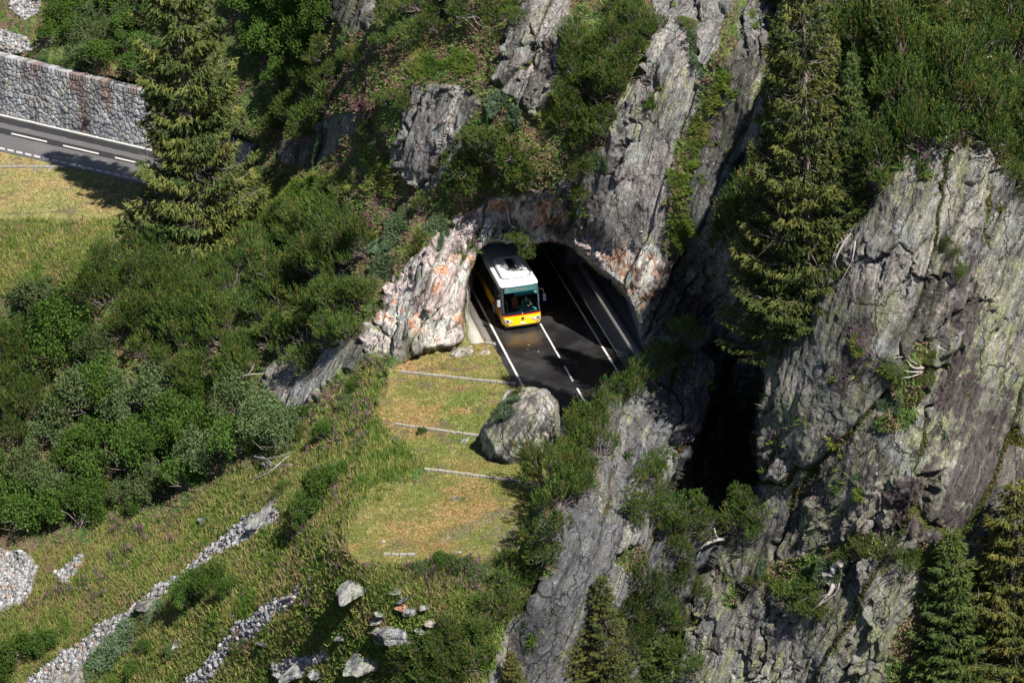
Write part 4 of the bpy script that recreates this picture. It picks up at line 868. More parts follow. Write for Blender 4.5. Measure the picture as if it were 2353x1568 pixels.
bo = mesh_np('boulder', V, F, M['terrain'], None, {'col': bc, 'rock': np.ones(len(V))}, True); tag(bo, 'huge grey boulder with a mossy cap standing beside the road', 'boulder')
M['bluerock'] = simple('blue_grey_rock', (.17, .18, .2), .85, var=.55, scale=5); M['rustrock'] = simple('orange_rock', (.22, .13, .085), .85, var=.4, scale=3)
RK = [(623, 1165, 34, 'long blue grey slab at the top end of the long scree strip', 1, (1, .5, .28)), (473, 1190, 16, 'small flat stone on the grass above the long scree strip', 1, (1, .5, .3)), (352, 1392, 24, 'dark grey block at the lower side of the long scree strip', 0, (1, .7, .5)),
 (168, 1560, 38, 'large dark rock at the bottom edge near the left corner', 0, (1, .8, .9)), (820, 1345, 32, 'tilted pale slab on the lower meadow left of the pull-in', 1, (1, .6, .42)), (912, 1353, 16, 'small flat blue stone above the orange stone on the lower meadow', 1, (1, .6, .3)),
 (931, 1368, 17, 'flat grey stone just above the orange stone on the lower meadow', 1, (1, .6, .35)), (927, 1383, 19, 'flat orange brown stone on the lower meadow', 2, (1, .55, .3)), (945, 1400, 18, 'narrow grey stone right above the biggest meadow block', 1, (.7, .7, .7)),
 (981, 1388, 17, 'pale stone right of the orange stone on the lower meadow', 1, (1, .7, .5)), (911, 1448, 37, 'biggest pale grey block on the lower meadow', 1, (1, .8, .75)), (880, 1442, 17, 'small stone touching the left of the biggest meadow block', 1, (1, .7, .5)),
 (848, 1510, 38, 'long pale blue slab low on the meadow below the biggest block', 1, (1, .7, .42)), (997, 1430, 17, 'dark stone right of the biggest meadow block, half under pines', 0, (1, .7, .6)), (976, 1444, 18, 'bluish stone between the biggest meadow block and the pines', 1, (1, .7, .5)),
 (874, 1405, 15, 'small stone up left of the biggest meadow block', 1, (1, .7, .5)), (868, 1420, 14, 'lowest of the small stones up left of the biggest block', 1, (1, .7, .4)), (876, 1470, 14, 'small stone between the biggest block and the long pale slab', 1, (1, .7, .5)), (790, 1460, 15, 'grey stone alone on the meadow left of the biggest block', 1, (1, .7, .5)),
 (693, 1523, 32, 'flat grey slab at the bottom between scree and meadow', 1, (1, .6, .4)), (735, 1535, 18, 'small slab right of the flat grey slab near the bottom', 1, (1, .6, .4)), (650, 1545, 15, 'stone left of the flat grey slab near the bottom', 1, (1, .6, .5)), (610, 1473, 16, 'whitish stone just right of the lower scree strip', 1, (1, .6, .5)),
 (413, 1470, 14, 'small stone on the grass between the two scree strips', 1, (1, .5, .4)), (1060, 806, 19, 'white rounded rock at the foot of the left tunnel wall', 3, (1, .7, .55)), (1109, 808, 11, 'flat pale stone lying on the turf by the tunnel mouth', 3, (1, .8, .18)), (1038, 800, 10, 'small white stone left of the white rounded rock', 3, (1, .8, .6)), (1078, 797, 8, 'tiny pale stone right of the white rounded rock', 3, (1, .8, .6)),
 (1044, 1335 - 190, 7, 'small dark stone on the worn turf of the pull-in', 0, (1, .8, .5)), (1052, 1266, 7, 'small pale stone in the gravel of the pull-in', 3, (1, .8, .5)), (620, 1068, 20, 'pale rock under the bleached branches on the slope', 3, (1, .8, .6)), (910, 1003, 9, 'round grey stone at the left end of the second stone row', 1, (1, .8, .6)), (1064, 1012, 10, 'flat grey stone left of the boulder on the turf', 1, (1, .8, .25)), (882, 1245, 6, 'small stone in the middle of the lower pull-in', 3, (1, .8, .6))]
RP = {}
for i, (x, y, r, lb, mt, sq) in enumerate(RK):
    k_ = (i * 7) % 9
    V, F = rock_mesh(600 + i, None, (1, 1, 1), .16, 5)
    r *= 1.2 if sq[2] < .8 and mt < 3 else 1.; s = r / perp(x, y); p = look(x, y + r * .2)
    V = V * np.array([sq[0], sq[1], sq[2] * (.6 if mt < 3 else 1)]) * s * 1.05; _a = rng.uniform(-.5, .9); V[:, :2] = V[:, :2] @ np.array([[math.cos(_a), math.sin(_a)], [-math.sin(_a), math.cos(_a)]])
    if sq[2] < .5: V[:, 2] += V[:, 0] * .25 - V[:, 1] * -.35
    V = V + p + np.array([0, 0, s * sq[2] * .2])
    tag(mesh_np('rock', V, F, M['terrain'], None, {'col': rockcol(V, i, [(.9, .9, .9), (.95, 1, 1.1), (1.5, .85, .55), (1.25, 1.22, 1.2)][mt]), 'rock': np.ones(len(V)) * .7}, True), lb, 'rock')
# rows of edging stones across the turf
M['edging'] = simple('edging_stone', (.25, .235, .2), .85, var=.45, scale=3)
for (a, b, lb) in (((918, 853), (1186, 882), 'stone row across the turf nearest the tunnel mouth'), ((908, 974), (1110, 1002), 'second stone row, ending behind the big boulder'), ((974, 1076), (1232, 1110), 'third stone row, just below the big boulder'), ((880, 1272), (955, 1274), 'short stone row at the lower edge of the pull-in'), ((1113, 787), (1138, 791), 'short stone curb between the tunnel wall and the white line'), ((-20, 383), (150, 383), 'stone row along the dry meadow at the upper left')):
    A_, B_ = gz(*a, .05), gz(*b, .05); L = np.linalg.norm(B_ - A_); n = max(3, int(L / .42)); bm = bmesh.new(); dr = (B_ - A_) / L; an = math.atan2(dr[1], dr[0])
    for i in range(n):
        c_ = A_ + dr * (i + .5) * L / n + np.array([0, rng.normal() * .02, rng.normal() * .01])
        
        add_box(bm, c_, (L / n * rng.uniform(.82, .97), rng.uniform(.15, .21), .16), Matrix.Rotation(an + rng.normal() * .04, 4, 'Z'), .025)
    tag(obj('stone_edging', bm, M['edging']), lb, 'stone row')

# ------------------------------------------------------------------ dead wood
def wood(paths, lb, cat='dead branch', name='dead_branch', lift=.15):
    acc = Acc()
    for pts, r_ in paths:
        pts = np.array(pts, float); n = len(pts); P = look(pts[:, 0], pts[:, 1]); Nn = look(pts[:, 0], pts[:, 1], NG)
        P = P + Nn * (lift + r_) + Nn * (.25 * np.sin(np.linspace(0, 3.1, n)))[:, None] * lift * 3
        t = np.linspace(0, n - 1, (n - 1) * 5 + 1); P = np.stack([np.interp(t, np.arange(n), P[:, k]) for k in range(3)], 1)
        for _ in range(3): P[1:-1] = (P[:-2] + P[1:-1] * 2 + P[2:]) / 4
        V, F = tube_np(P, np.linspace(r_, r_ * .25, len(P)) * (1 + .15 * rng.normal(size=len(P))), 7); acc.add(V, F)
    tag(acc.build(name, M['dead'], None, True), lb, cat)
wood([([(596, 1060), (625, 1070), (655, 1066), (690, 1048)], .075), ([(610, 1056), (632, 1072), (652, 1082)], .05), ([(598, 1110), (628, 1102), (650, 1088), (668, 1068), (678, 1058)], .06), ([(640, 1084), (662, 1082), (682, 1084), (684, 1078)], .05), ([(604, 1100), (632, 1094), (646, 1090)], .04), ([(655, 1092), (664, 1084), (680, 1080)], .035), ([(660, 1057), (668, 1066), (672, 1060)], .03), ([(600, 1072), (630, 1072)], .03)], 'tangle of bleached white branches lying on the grassy slope', lift=.35)
wood([([(1937, 1290), (1920, 1294), (1908, 1306), (1902, 1330), (1910, 1345), (1902, 1366), (1888, 1388), (1873, 1405)], .2), ([(1904, 1335), (1890, 1336), (1883, 1350)], .07), ([(1905, 1350), (1890, 1360), (1886, 1375)], .05), ([(1936, 1300), (1932, 1330), (1918, 1358), (1890, 1385)], .06)], 'thick twisted grey trunk hanging down the lower right cliff', 'fallen tree', 'fallen_tree')
wood([([(1672, 1222), (1650, 1234), (1628, 1247), (1615, 1262), (1610, 1280)], .12), ([(1645, 1212), (1638, 1225), (1650, 1234)], .06)], 'curved bare trunk under the pines at the foot of the gully', 'fallen tree', 'fallen_tree')
wood([([(800, 572), (775, 585), (755, 605), (744, 632)], .08), ([(795, 590), (772, 605), (756, 635)], .06), ([(785, 578), (765, 598), (748, 640)], .04)], 'bleached forked branch on the slope left above the tunnel wall')
wood([([(1140, 478), (1160, 490), (1172, 512), (1196, 530)], .06), ([(1150, 470), (1170, 488), (1190, 500)], .04), ([(1130, 470), (1136, 500), (1140, 520)], .04), ([(1176, 470), (1180, 500), (1192, 520)], .07), ([(1150, 480), (1146, 505), (1152, 525)], .03), ([(1162, 480), (1160, 505), (1170, 525)], .03)], 'grey roots hanging over the rock above the tunnel mouth', 'roots', 'hanging_roots', .2)
wood([([(2115, 848), (2095, 838), (2075, 830), (2055, 815)], .06), ([(2115, 850), (2090, 850), (2065, 845)], .05), ([(2115, 852), (2085, 862), (2060, 862)], .04), ([(2113, 846), (2095, 825), (2080, 812)], .04)], 'grey stems of the leaning pine on the right cliff face', 'roots', 'bare_stems', .12)
pines([(2055, 822, 30)], 'pine leaning out to the left from the middle of the right cliff', '', '', tilt=1.)
wood([([(1960, 560), (1945, 575), (1930, 600)], .06), ([(1975, 545), (1962, 570), (1955, 600), (1950, 620)], .05), ([(1985, 560), (1972, 585), (1958, 640)], .05), ([(1950, 548), (1935, 560), (1925, 585)], .04), ([(1968, 560), (1952, 590), (1940, 610)], .03)], 'pale exposed roots over red soil on the left rim of the right cliff', 'roots', 'exposed_roots', .25)
wood([([(2285, 165), (2292, 190), (2305, 200), (2312, 185)], .09), ([(2280, 175), (2288, 200), (2300, 208)], .07), ([(2222, 155), (2245, 153), (2262, 158)], .06)], 'silvery twisted dead limb among the pines near the top right corner', lift=.6)
wood([([(1065, 48), (1085, 60), (1110, 58), (1130, 66)], .05), ([(1070, 55), (1092, 70), (1112, 78)], .04), ([(1080, 48), (1100, 52), (1125, 58)], .03), ([(1075, 62), (1095, 66), (1118, 70), (1140, 78)], .03)], 'bare purplish grey twigs under the pines at the top centre', lift=.6)
for pts, lb in (([([(560, 888), (585, 880), (605, 862), (612, 840)], .05), ([(570, 895), (592, 878), (612, 862)], .04)], 'bare grey boughs at the lower tip of the left pine thicket'), ([([(505, 830), (530, 842), (560, 848)], .04)], 'single bare bough near the lower end of the pine thicket'),
        ([([(330, 985), (350, 1010), (365, 1040)], .06), ([(345, 990), (350, 1010), (372, 1020)], .03)], 'bare forked stem standing in the leafy left thicket'), ([([(220, 910), (245, 925), (262, 935)], .06), ([(228, 925), (245, 925), (258, 945)], .03)], 'pale slanting trunk low in the left thicket'), ([([(375, 690), (395, 720), (420, 735), (430, 760)], .06), ([(425, 735), (440, 720), (436, 700)], .04), ([(395, 720), (385, 735)], .03)], 'dead pine top with forked tip among the left pines')):
    wood(pts, lb, lift=.9)
tag(strip('marker_plate', 0, .1, 0, .1, 0, M['paint']), 'tiny white plate fixed to the pale rock right of the tunnel', 'plate')
_mp = bpy.data.objects['marker_plate']; _p = look(1470, 531); _n = look(1470, 531, NG)
_q = np.array([[-.1, 0, -.08], [.1, 0, -.08], [.1, 0, .08], [-.1, 0, .08]]) + _p + _n * .12
_vv = np.vstack([_q, _q + np.array([0, .02, 0])])
for _i in range(4): _mp.data.vertices[_i].co = _q[_i]
_mp.data.polygons[0]
# ------------------------------------------------------------------ bus
bus = empty('bus', p_bus, YAW); tag(bus, 'yellow post bus with white roof coming out of the tunnel', 'bus')
def paintm(name, col, rough=.25, coat=.6): return simple(name, col, rough, var=.03, coat=coat)
M['yellow'] = paintm('yellow_paint', (.86, .50, .005)); M['white'] = paintm('white_paint', (.72, .73, .76), .35, .3); M['red'] = paintm('red_paint', (.62, .01, .01))
M['black'] = simple('black_plastic', (.012, .012, .014), .4); M['darkglass'] = simple('dark_glass', (.01, .013, .016), .06, spec=.8); M['grey'] = simple('grey_plastic', (.32, .34, .4), .5); M['greypaint'] = simple('roof_grey', (.5, .51, .54), .45, var=.06)
M['chrome'] = simple('lamp_chrome', (.75, .76, .8), .15, .7); M['teal'] = simple('teal_trim', (.07, .3, .32), .5); M['yp'] = simple('yellow_pole', (.85, .72, .02), .4)
M['tyre'] = simple('tyre', (.015, .015, .015), .8); M['display'] = simple('display', (.03, .13, .14), .2); M['led'] = simple('led_orange', (.6, .22, .12), .5)
gm = bpy.data.materials.new('windscreen_glass'); gm.use_nodes = True; t = gm.node_tree; t.nodes.clear(); out = t.nodes.new('ShaderNodeOutputMaterial'); tr = t.nodes.new('ShaderNodeBsdfTransparent'); tr.inputs[0].default_value = (.72, .95, .95, 1)
gl = t.nodes.new('ShaderNodeBsdfGlossy'); gl.inputs[1].default_value = .03; mxs = t.nodes.new('ShaderNodeMixShader'); fr = t.nodes.new('ShaderNodeFresnel'); fr.inputs[0].default_value = 1.35
t.links.new(fr.outputs[0], mxs.inputs[0]); t.links.new(tr.outputs[0], mxs.inputs[1]); t.links.new(gl.outputs[0], mxs.inputs[2]); t.links.new(mxs.outputs[0], out.inputs[0])
HW, LEN = 1.275, 12.
def outline(inset=0., rake=0.):
    """half of the plan from the rear left, round the front, to the rear right"""
    pts = [(-HW + inset, y) for y in (12 - inset, 9, 6, 3, 1.2, .5)]
    r = .34
    for k in range(1, 6):
        a = math.pi / 2 * k / 6; pts.append((-HW + inset + r * (1 - math.cos(a)), .5 * (1 - math.sin(a)) ** 1.3 + .0))
    nfr = 9
    for k in range(nfr + 1):
        x = -(HW - inset - r) + 2 * (HW - inset - r) * k / nfr; pts.append((x, .06 * (x / HW) ** 2 - .04))
    half = [(-x, y) for x, y in reversed(pts[:11])]
    pts += half
    return [(x, y + rake * max(0, 1 - y)) for x, y in pts]
NO = len(outline())
def band(name, levels, mat, i0=0, i1=None, thick=0.):
    """wall of the hull between heights; levels: (z, inset, rake)"""
    i1 = i1 or NO; V = []; F = []; w_ = i1 - i0
    for (z, ins, rk) in levels: V += [(x, y, z) for x, y in outline(ins, rk)[i0:i1]]
    for k in range(len(levels) - 1):
        for i in range(w_ - 1): a = k * w_ + i; F.append((a, a + 1, a + w_ + 1, a + w_))
    return mesh_np(name, V, F, mat, bus, None, True)
band('body', [(.30, .08, 0), (.34, .02, 0), (.5, 0, 0), (.95, 0, .02)], M['yellow'])
band('stripe', [(.95, -.004, .02), (1.015, -.004, .025)], M['red'])
band('apron', [(1.015, 0, .025), (1.14, .005, .05)], M['black'], 6, NO - 6)
band('side_panel', [(1.015, 0, 0), (1.2, 0, 0)], M['yellow'], 0, 7); band('side_panel', [(1.015, 0, 0), (1.2, 0, 0)], M['yellow'], NO - 7)
ws = band('windscreen', [(1.14, .01, .05), (1.5, .012, .09), (2.0, .02, .15), (2.48, .04, .21)], gm, 9, NO - 9)
for a, b in ((5, 10), (NO - 10, NO - 5)): band('pillar', [(1.14, .0, .05), (1.5, .002, .09), (2.0, .01, .15), (2.8, .045, .26)], simple('pillar_grey', (.06, .07, .1), .4), a, b)
dp = band('display_box', [(2.46, .03, .2), (2.87, .05, .26)], M['black'], 9, NO - 9)
for a, b in ((0, 6), (NO - 6, NO)): band('side_window', [(1.2, .0, 0), (2.0, .02, 0), (2.55, .04, 0)], M['darkglass'], a, b); band('side_top', [(2.55, .035, 0), (2.86, .06, 0)], M['white'], a, b)
for sx in (-1, 1):
    for y in (.95, 2.2, 3.6, 5.4, 6.8, 8.4, 10): bm = bmesh.new(); add_box(bm, (sx * (HW - .015), y, 1.87), (.03, .09, 1.36)); obj('window_post', bm, M['black'], bus)
for y in (1.58, 6.1):   # doors on the kerb side
    bm = bmesh.new()
    for dy in (-.32, .32):
        add_box(bm, (-HW - .005, y + dy - .28, 1.5), (.03, .05, 2.1)); add_box(bm, (-HW - .005, y + dy + .28, 1.5), (.03, .05, 2.1))
    add_box(bm, (-HW - .005, y, 2.55), (.03, 1.3, .06)); add_box(bm, (-HW - .005, y, .45), (.03, 1.3, .1)); obj('door', bm, M['black'], bus)
# roof
rf = []
V = []; F = []; lv = [(2.84, .03, .26), (2.90, .03, .24), (2.95, .06, .28), (2.985, .12, .36), (3.0, .22, .5)]
for z, ins, rk in lv: V += [(x, y, z) for x, y in outline(ins, rk)]
for k in range(len(lv) - 1):
    for i in range(NO - 1): a = k * NO + i; F.append((a, a + 1, a + NO + 1, a + NO))
b0 = (len(lv) - 1) * NO
for i in range(NO // 2): F.append((b0 + i, b0 + i + 1, b0 + NO - 2 - i, b0 + NO - 1 - i))
mesh_np('roof', V, F, M['white'], bus, None, True)
bm = bmesh.new(); add_box(bm, (0, 6.6, 3.0), (2.0, 10.4, .02)); obj('roof_sheet', bm, M['greypaint'], bus)
bm = bmesh.new(); add_box(bm, (0, 11.95, 1.6), (2.5, .1, 2.5)); obj('rear_wall', bm, M['yellow'], bus)
ac = None
V = []; F = []
def rr(hx, y0, y1, r, z, n=6):
    o = []
    for cx, cy, a0 in ((hx - r, y0 + r, -90), (hx - r, y1 - r, 0), (-hx + r, y1 - r, 90), (-hx + r, y0 + r, 180)):
        for k in range(n + 1): a = R(a0 + 90 * k / n); o.append((cx + r * math.cos(a), cy + r * math.sin(a), z))
    return o
def lofty(name, lvls, mat, parent, cap=True):
    V = []; F = []; n = len(lvls[0])
    for l in lvls: V += l
    bm = bmesh.new(); vs_ = [bm.verts.new(v) for v in V]
    for k in range(len(lvls) - 1):
        for i in range(n): bm.faces.new((vs_[k * n + i], vs_[k * n + (i + 1) % n], vs_[(k + 1) * n + (i + 1) % n], vs_[(k + 1) * n + i]))
    if cap: bm.faces.new(vs_[-n:])
    return obj(name, bm, mat, parent, False)
lofty('roof_seal', [rr(.98, 1.22, 4.6, .4, 3.012), rr(.98, 1.22, 4.6, .4, 3.03)], M['black'], bus)
acu = lofty('air_conditioner', [rr(.94, 1.27, 4.55, .38, 3.02), rr(.93, 1.29, 4.5, .36, 3.14), rr(.88, 1.36, 4.45, .34, 3.22), rr(.78, 1.5, 4.35, .3, 3.25)], M['white'], bus)
bm = bmesh.new(); add_box(bm, (.12, 3.1, 3.255), (.62, 1.7, .02)); obj('grille', bm, M['black'], acu)
bm = bmesh.new()
for x in (.30, .42): add_box(bm, (x, 3.1, 3.268), (.03, 1.7, .02))
obj('rail', bm, M['white'], acu)
bm = bmesh.new()
for x in (-.55, .15): add_box(bm, (x, 1.18, 3.02), (.04, .05, .05))
obj('roof_clip', bm, M['black'], bus)
bm = bmesh.new(); add_box(bm, (.72, .98, 3.03), (.34, .3, .08), None, .03); obj('roof_hatch', bm, M['white'], bus)
bm = bmesh.new()
for s in (-1, 1): add_box(bm, (s * .05, .72, 3.1), (.03, .03, .2), Matrix.Rotation(s * .5, 4, 'Y'))
add_box(bm, (0, .72, 3.03), (.03, .03, .08)); obj('antenna', bm, M['white'], bus)
for sx in (-1, 1):
    bm = bmesh.new(); add_box(bm, (sx * .98, .19, 2.905), (.1, .04, .03)); obj('marker_lamp', bm, M['rust'], bus)
# destination display with dotted amber characters (too small to read)
bm = bmesh.new(); add_box(bm, (.02, .165, 2.66), (2.06, .02, .33), Matrix.Rotation(-.1, 4, 'X')); ds = obj('display', bm, M['display'], bus)
bm = bmesh.new(); rd_ = random.Random(3)
def dots(x0, x1, z, h):
    x = x0
    while x < x1:
        for k in range(3):
            if rd_.random() < .62: add_box(bm, (x, .148 - (z - 2.66) * -.1, z + (k - 1) * h), (.022, .006, .016))
        x += .034 if rd_.random() < .8 else .07
dots(-.93, -.62, 2.74, .02); dots(-.93, -.66, 2.66, .02); dots(-.9, -.6, 2.585, .008); dots(-.42, .84, 2.68, .035); obj('lettering', bm, M['led'], ds)
# front
def ell(name, c, rx, rz, mat, par, n=24, dy=.03, pts=None):
    bm = bmesh.new(); a = [bm.verts.new((c[0] + x, c[1], c[2] + z)) for x, z in (pts or [(rx * math.cos(2 * math.pi * k / n), rz * math.sin(2 * math.pi * k / n)) for k in range(n)])]
    f = bm.faces.new(a); r = bmesh.ops.extrude_face_region(bm, geom=[f]); bmesh.ops.translate(bm, verts=[v for v in r['geom'] if isinstance(v, bmesh.types.BMVert)], vec=(0, dy, 0)); return obj(name, bm, mat, par)
for s in (-1, 1):
    hl = ell('headlight', (s * .86, -.055, .66), 0, 0, M['chrome'], bus, dy=.12, pts=[(s * x, z) for x, z in ((-.22, -.03), (-.1, .06), (.12, .12), (.28, .13), (.3, .0), (.28, -.1), (.05, -.1), (-.2, -.08))])
    ell('bulb', (s * .98, -.075, .68), .07, .06, M['darkglass'], hl); ell('bulb', (s * .8, -.075, .64), .055, .045, M['white'], hl)
    fg = ell('fog_lamp', (s * .92, -.05, .45), .085, .035, M['chrome'], bus, dy=.08); ell('bulb', (s * .94, -.06, .45), .03, .028, M['darkglass'], fg)
em = ell('emblem', (.02, -.06, .74), .1, .1, M['black'], bus)
bm = bmesh.new()
for k in range(3):
    a = math.pi / 2 + k * 2 * math.pi / 3; add_box(bm, (.02 + .037 * math.cos(a), -.066, .74 + .037 * math.sin(a)), (.085, .006, .012), Matrix.Rotation(-a, 4, 'Y'))
obj('star', bm, M['grey'], em)
ell('logo', (.02, -.05, 1.09), .028, .028, M['white'], bus)
bm = bmesh.new(); add_box(bm, (.02, -.055, .445), (.34, .02, .1)); obj('number_plate', bm, M['white'], bus)
tc = bpy.data.curves.new('lettering', 'FONT'); tc.body = 'PostAuto'; tc.size = .12; tc.extrude = .004; tc.align_x = 'CENTER'
to = bpy.data.objects.new('lettering', tc); C.objects.link(to); bpy.context.view_layer.update()
me = bpy.data.meshes.new_from_object(to); bpy.data.objects.remove(to); me.materials.clear(); me.materials.append(M['white'])
to = bpy.data.objects.new('lettering', me); C.objects.link(to); to.parent = bus; to.location = (.46, -.045, .73); to.rotation_euler = (R(90), 0, 0)
bm = bmesh.new(); add_box(bm, (0, -.03, .27), (2.3, .06, .1)); obj('bumper_lip', bm, M['black'], bus)
bm = bmesh.new(); add_box(bm, (0, 6, .26), (2.3, 11.6, .12)); obj('underbody', bm, M['black'], bus)
for a, b, n_ in (((-.9, 1.1), (.05, 1.22), 0), ((.1, 1.1), (1.0, 1.2), 1)):
    V, F = tube_np(np.array([[a[0], -.06, a[1]], [(a[0] + b[0]) / 2, -.055, a[1] + .1], [b[0], -.05, b[1]]]), .014, 5); mesh_np('wiper', V, F, M['black'], bus)
for s in (-1, 1):
    bm = bmesh.new(); add_box(bm, (s * 1.47, -.14, 2.02), (.2, .1, .46), Matrix.Rotation(s * .15, 4, 'Z'), .03); mr = obj('mirror', bm, M['grey'] if s < 0 else simple('mirror_dark', (.02, .03, .06), .3), bus)
    V, F = tube_np(np.array([[s * 1.15, .1, 2.6], [s * 1.42, -.12, 2.55], [s * 1.47, -.14, 2.22]]), .022, 6); mesh_np('arm', V, F, M['black'], mr)
for sx in (-1, 1):
    for y in (2.75, 9.0):
        bm = bmesh.new(); bmesh.ops.create_cone(bm, cap_ends=True, segments=28, radius1=.48, radius2=.48, depth=.28, matrix=Matrix.Translation((sx * 1.14, y, .48)) @ Matrix.Rotation(math.pi / 2, 4, 'Y')); wh = obj('wheel', bm, M['tyre'], bus)
        bm = bmesh.new(); bmesh.ops.create_cone(bm, cap_ends=True, segments=20, radius1=.27, radius2=.24, depth=.3, matrix=Matrix.Translation((sx * 1.15, y, .48)) @ Matrix.Rotation(math.pi / 2, 4, 'Y')); obj('rim', bm, M['grey'], wh)
# cab interior
bm = bmesh.new(); add_box(bm, (0, 6, .5), (2.4, 11.6, .05)); obj('floor', bm, simple('bus_floor', (.05, .1, .11), .6), bus)
bm = bmesh.new(); add_box(bm, (-.2, .38, 1.02), (1.9, .35, .14), None, .05); add_box(bm, (.62, .42, 1.1), (.8, .3, .16), None, .05); dsb = obj('dashboard', bm, M['teal'], bus)
bm = bmesh.new(); add_box(bm, (-.05, .35, 1.13), (.3, .18, .04), Matrix.Rotation(.3, 4, 'Z')); obj('paper', bm, simple('paper', (.5, .47, .25), .8), dsb)
bm = bmesh.new(); add_box(bm, (-.62, .22, 1.1), (.75, .12, .03)); obj('wiper_tray', bm, M['grey'], dsb)
for x, z0, z1 in ((-.78, .6, 1.65), (.2, 1.05, 1.6)):
    V, F = tube_np(np.array([[x, .75, z0], [x, .78, z1]]), .022, 6); mesh_np('grab_pole', V, F, M['yp'], bus)
V, F = tube_np(np.array([[.62 + .23 * math.cos(k / 16 * 6.2832), .62 + .1 * math.sin(k / 16 * 6.2832), 1.27 + .17 * math.sin(k / 16 * 6.2832)] for k in range(17)]), .014, 5); mesh_np('steering_wheel', V, F, M['black'], bus)
bm = bmesh.new(); add_box(bm, (.12, .62, 1.15), (.34, .3, .28), Matrix.Rotation(.4, 4, 'Z'), .04); obj('ticket_machine', bm, M['teal'], bus)
bm = bmesh.new(); add_box(bm, (.34, .2, 2.33), (1.45, .02, .18)); obj('sun_blind', bm, simple('blind', (.09, .3, .32), .6), bus)
bm = bmesh.new(); add_box(bm, (.5, 1.32, 1.3), (.5, .14, .7), None, .05); add_box(bm, (.5, 1.1, .95), (.5, .45, .14), None, .04); obj('driver_seat', bm, M['black'], bus)
for x, y, mt in ((-.15, 1.5, 'led'), (-.85, 2.4, 'teal'), (-.85, 3.4, 'teal'), (.6, 3.0, 'teal')):
    bm = bmesh.new(); add_box(bm, (x, y, 1.35), (.4, .08, .55), None, .03); add_box(bm, (x, y - .2, 1.05), (.4, .4, .08)); obj('seat', bm, M[mt] if mt == 'teal' else simple('orange_cloth', (.8, .12, .03), .8), bus)
# the driver
def skin(name, verts, edges, rads, mat, parent):
    me = bpy.data.meshes.new(name); me.from_pydata(verts, edges, []); o = bpy.data.objects.new(name, me); C.objects.link(o)
    if parent: o.parent = parent
    m_ = o.modifiers.new('s', 'SKIN'); m_.use_smooth_shade = True
    if not me.skin_vertices: me.skin_vertices.new()
    for i, r_ in enumerate(rads): me.skin_vertices[0].data[i].radius = r_ if isinstance(r_, tuple) else (r_, r_)
    me.skin_vertices[0].data[0].use_root = True
    o.modifiers.new('d', 'SUBSURF').levels = 1; me.materials.append(mat); return o
M['skin'] = simple('skin', (.5, .3, .2), .6); M['vest'] = simple('green_vest', (.03, .13, .12), .8); M['shirt'] = simple('pale_shirt', (.6, .58, .35), .8); M['hair'] = simple('dark_hair', (.05, .04, .035), .7)
pv = [(0, 0, 0), (0, -.02, .3), (0, -.03, .5), (0, -.05, .6), (0, -.07, .72), (-.19, -.03, .46), (-.27, -.12, .24), (-.18, -.38, .22), (-.16, -.46, .23), (.19, -.03, .46), (.28, -.12, .24), (.2, -.38, .22), (.17, -.46, .24), (-.1, -.4, .0), (-.1, -.45, -.42), (.1, -.4, .0), (.1, -.45, -.42)]
pe = [(0, 1), (1, 2), (2, 3), (3, 4), (2, 5), (5, 6), (6, 7), (7, 8), (2, 9), (9, 10), (10, 11), (11, 12), (0, 13), (13, 14), (0, 15), (15, 16)]
pr = [(.15, .1), (.13, .1), (.09, .08), .055, (.085, .1), .06, .045, .035, .03, .06, .045, .035, .03, .08, .05, .08, .05]
prs = skin('person', pv, pe, pr, M['skin'], None); prs.matrix_world = Matrix.Translation(p_bus) @ Matrix.Rotation(YAW, 4, 'Z') @ Matrix.Translation((.5, 1.02, 1.06))
tag(prs, 'bus driver in dark green vest and pale collar at the steering wheel', 'person')
skin('vest', pv[:3] + [pv[5], pv[6], pv[9], pv[10]], [(0, 1), (1, 2), (2, 3), (3, 4), (2, 5), (5, 6)], [(.175, .125), (.165, .125), (.1, .09), .078, .06, .078, .06], M['vest'], prs)
bm = bmesh.new()
for s in (-1, 1): add_box(bm, (s * .035, -.145, .47), (.03, .02, .14), Matrix.Rotation(-s * .4, 4, 'Y'))
obj('collar', bm, M['shirt'], prs)
bm = bmesh.new(); add_box(bm, (.09, -.155, .34), (.07, .01, .025)); obj('name_tag', bm, M['white'], prs)
bm = bmesh.new(); bmesh.ops.create_uvsphere(bm, u_segments=14, v_segments=8, radius=.1, matrix=Matrix.Translation((0, -.045, .765)) @ Matrix.Diagonal((.95, 1.05, .85, 1))); obj('hair', bm, M['hair'], prs, True)
# ------------------------------------------------------------------ ground cover (uncountable)
road_s = (PG - L0) @ SD; inroad = (road_s > -.5) & (road_s < RW + 4) & ((PG - L0) @ AX > -8) & ((PG - L0) @ AX < 16.2) & (PG[..., 2] < .3)
uy = GY - .2275 * GX; inup = (uy < 350) & (uy > 120) & (GX < 600) & (PG[..., 2] < .3)
def samp(n, fn):
    """random spots of the terrain with density given by a mask grid"""
    ok = fn[:-1, :-1].ravel() * keep.ravel() * (GX[:-1, :-1].ravel() < 2420) * (GX[:-1, :-1].ravel() > -60) * (GY[:-1, :-1].ravel() > -60) * (GY[:-1, :-1].ravel() < 1640)
    ok = np.clip(ok, 0, None) * ~(inroad | inup)[:-1, :-1].ravel(); p = ok / ok.sum(); k_ = rng.choice(len(p), n, p=p); j = k_ // (W_ - 1); i = k_ % (W_ - 1); u = rng.random((n, 1)); v = rng.random((n, 1))
    P = PG[j, i] * (1 - u) * (1 - v) + PG[j, i + 1] * u * (1 - v) + PG[j + 1, i] * (1 - u) * v + PG[j + 1, i + 1] * u * v
    return P, NG[j, i], j, i
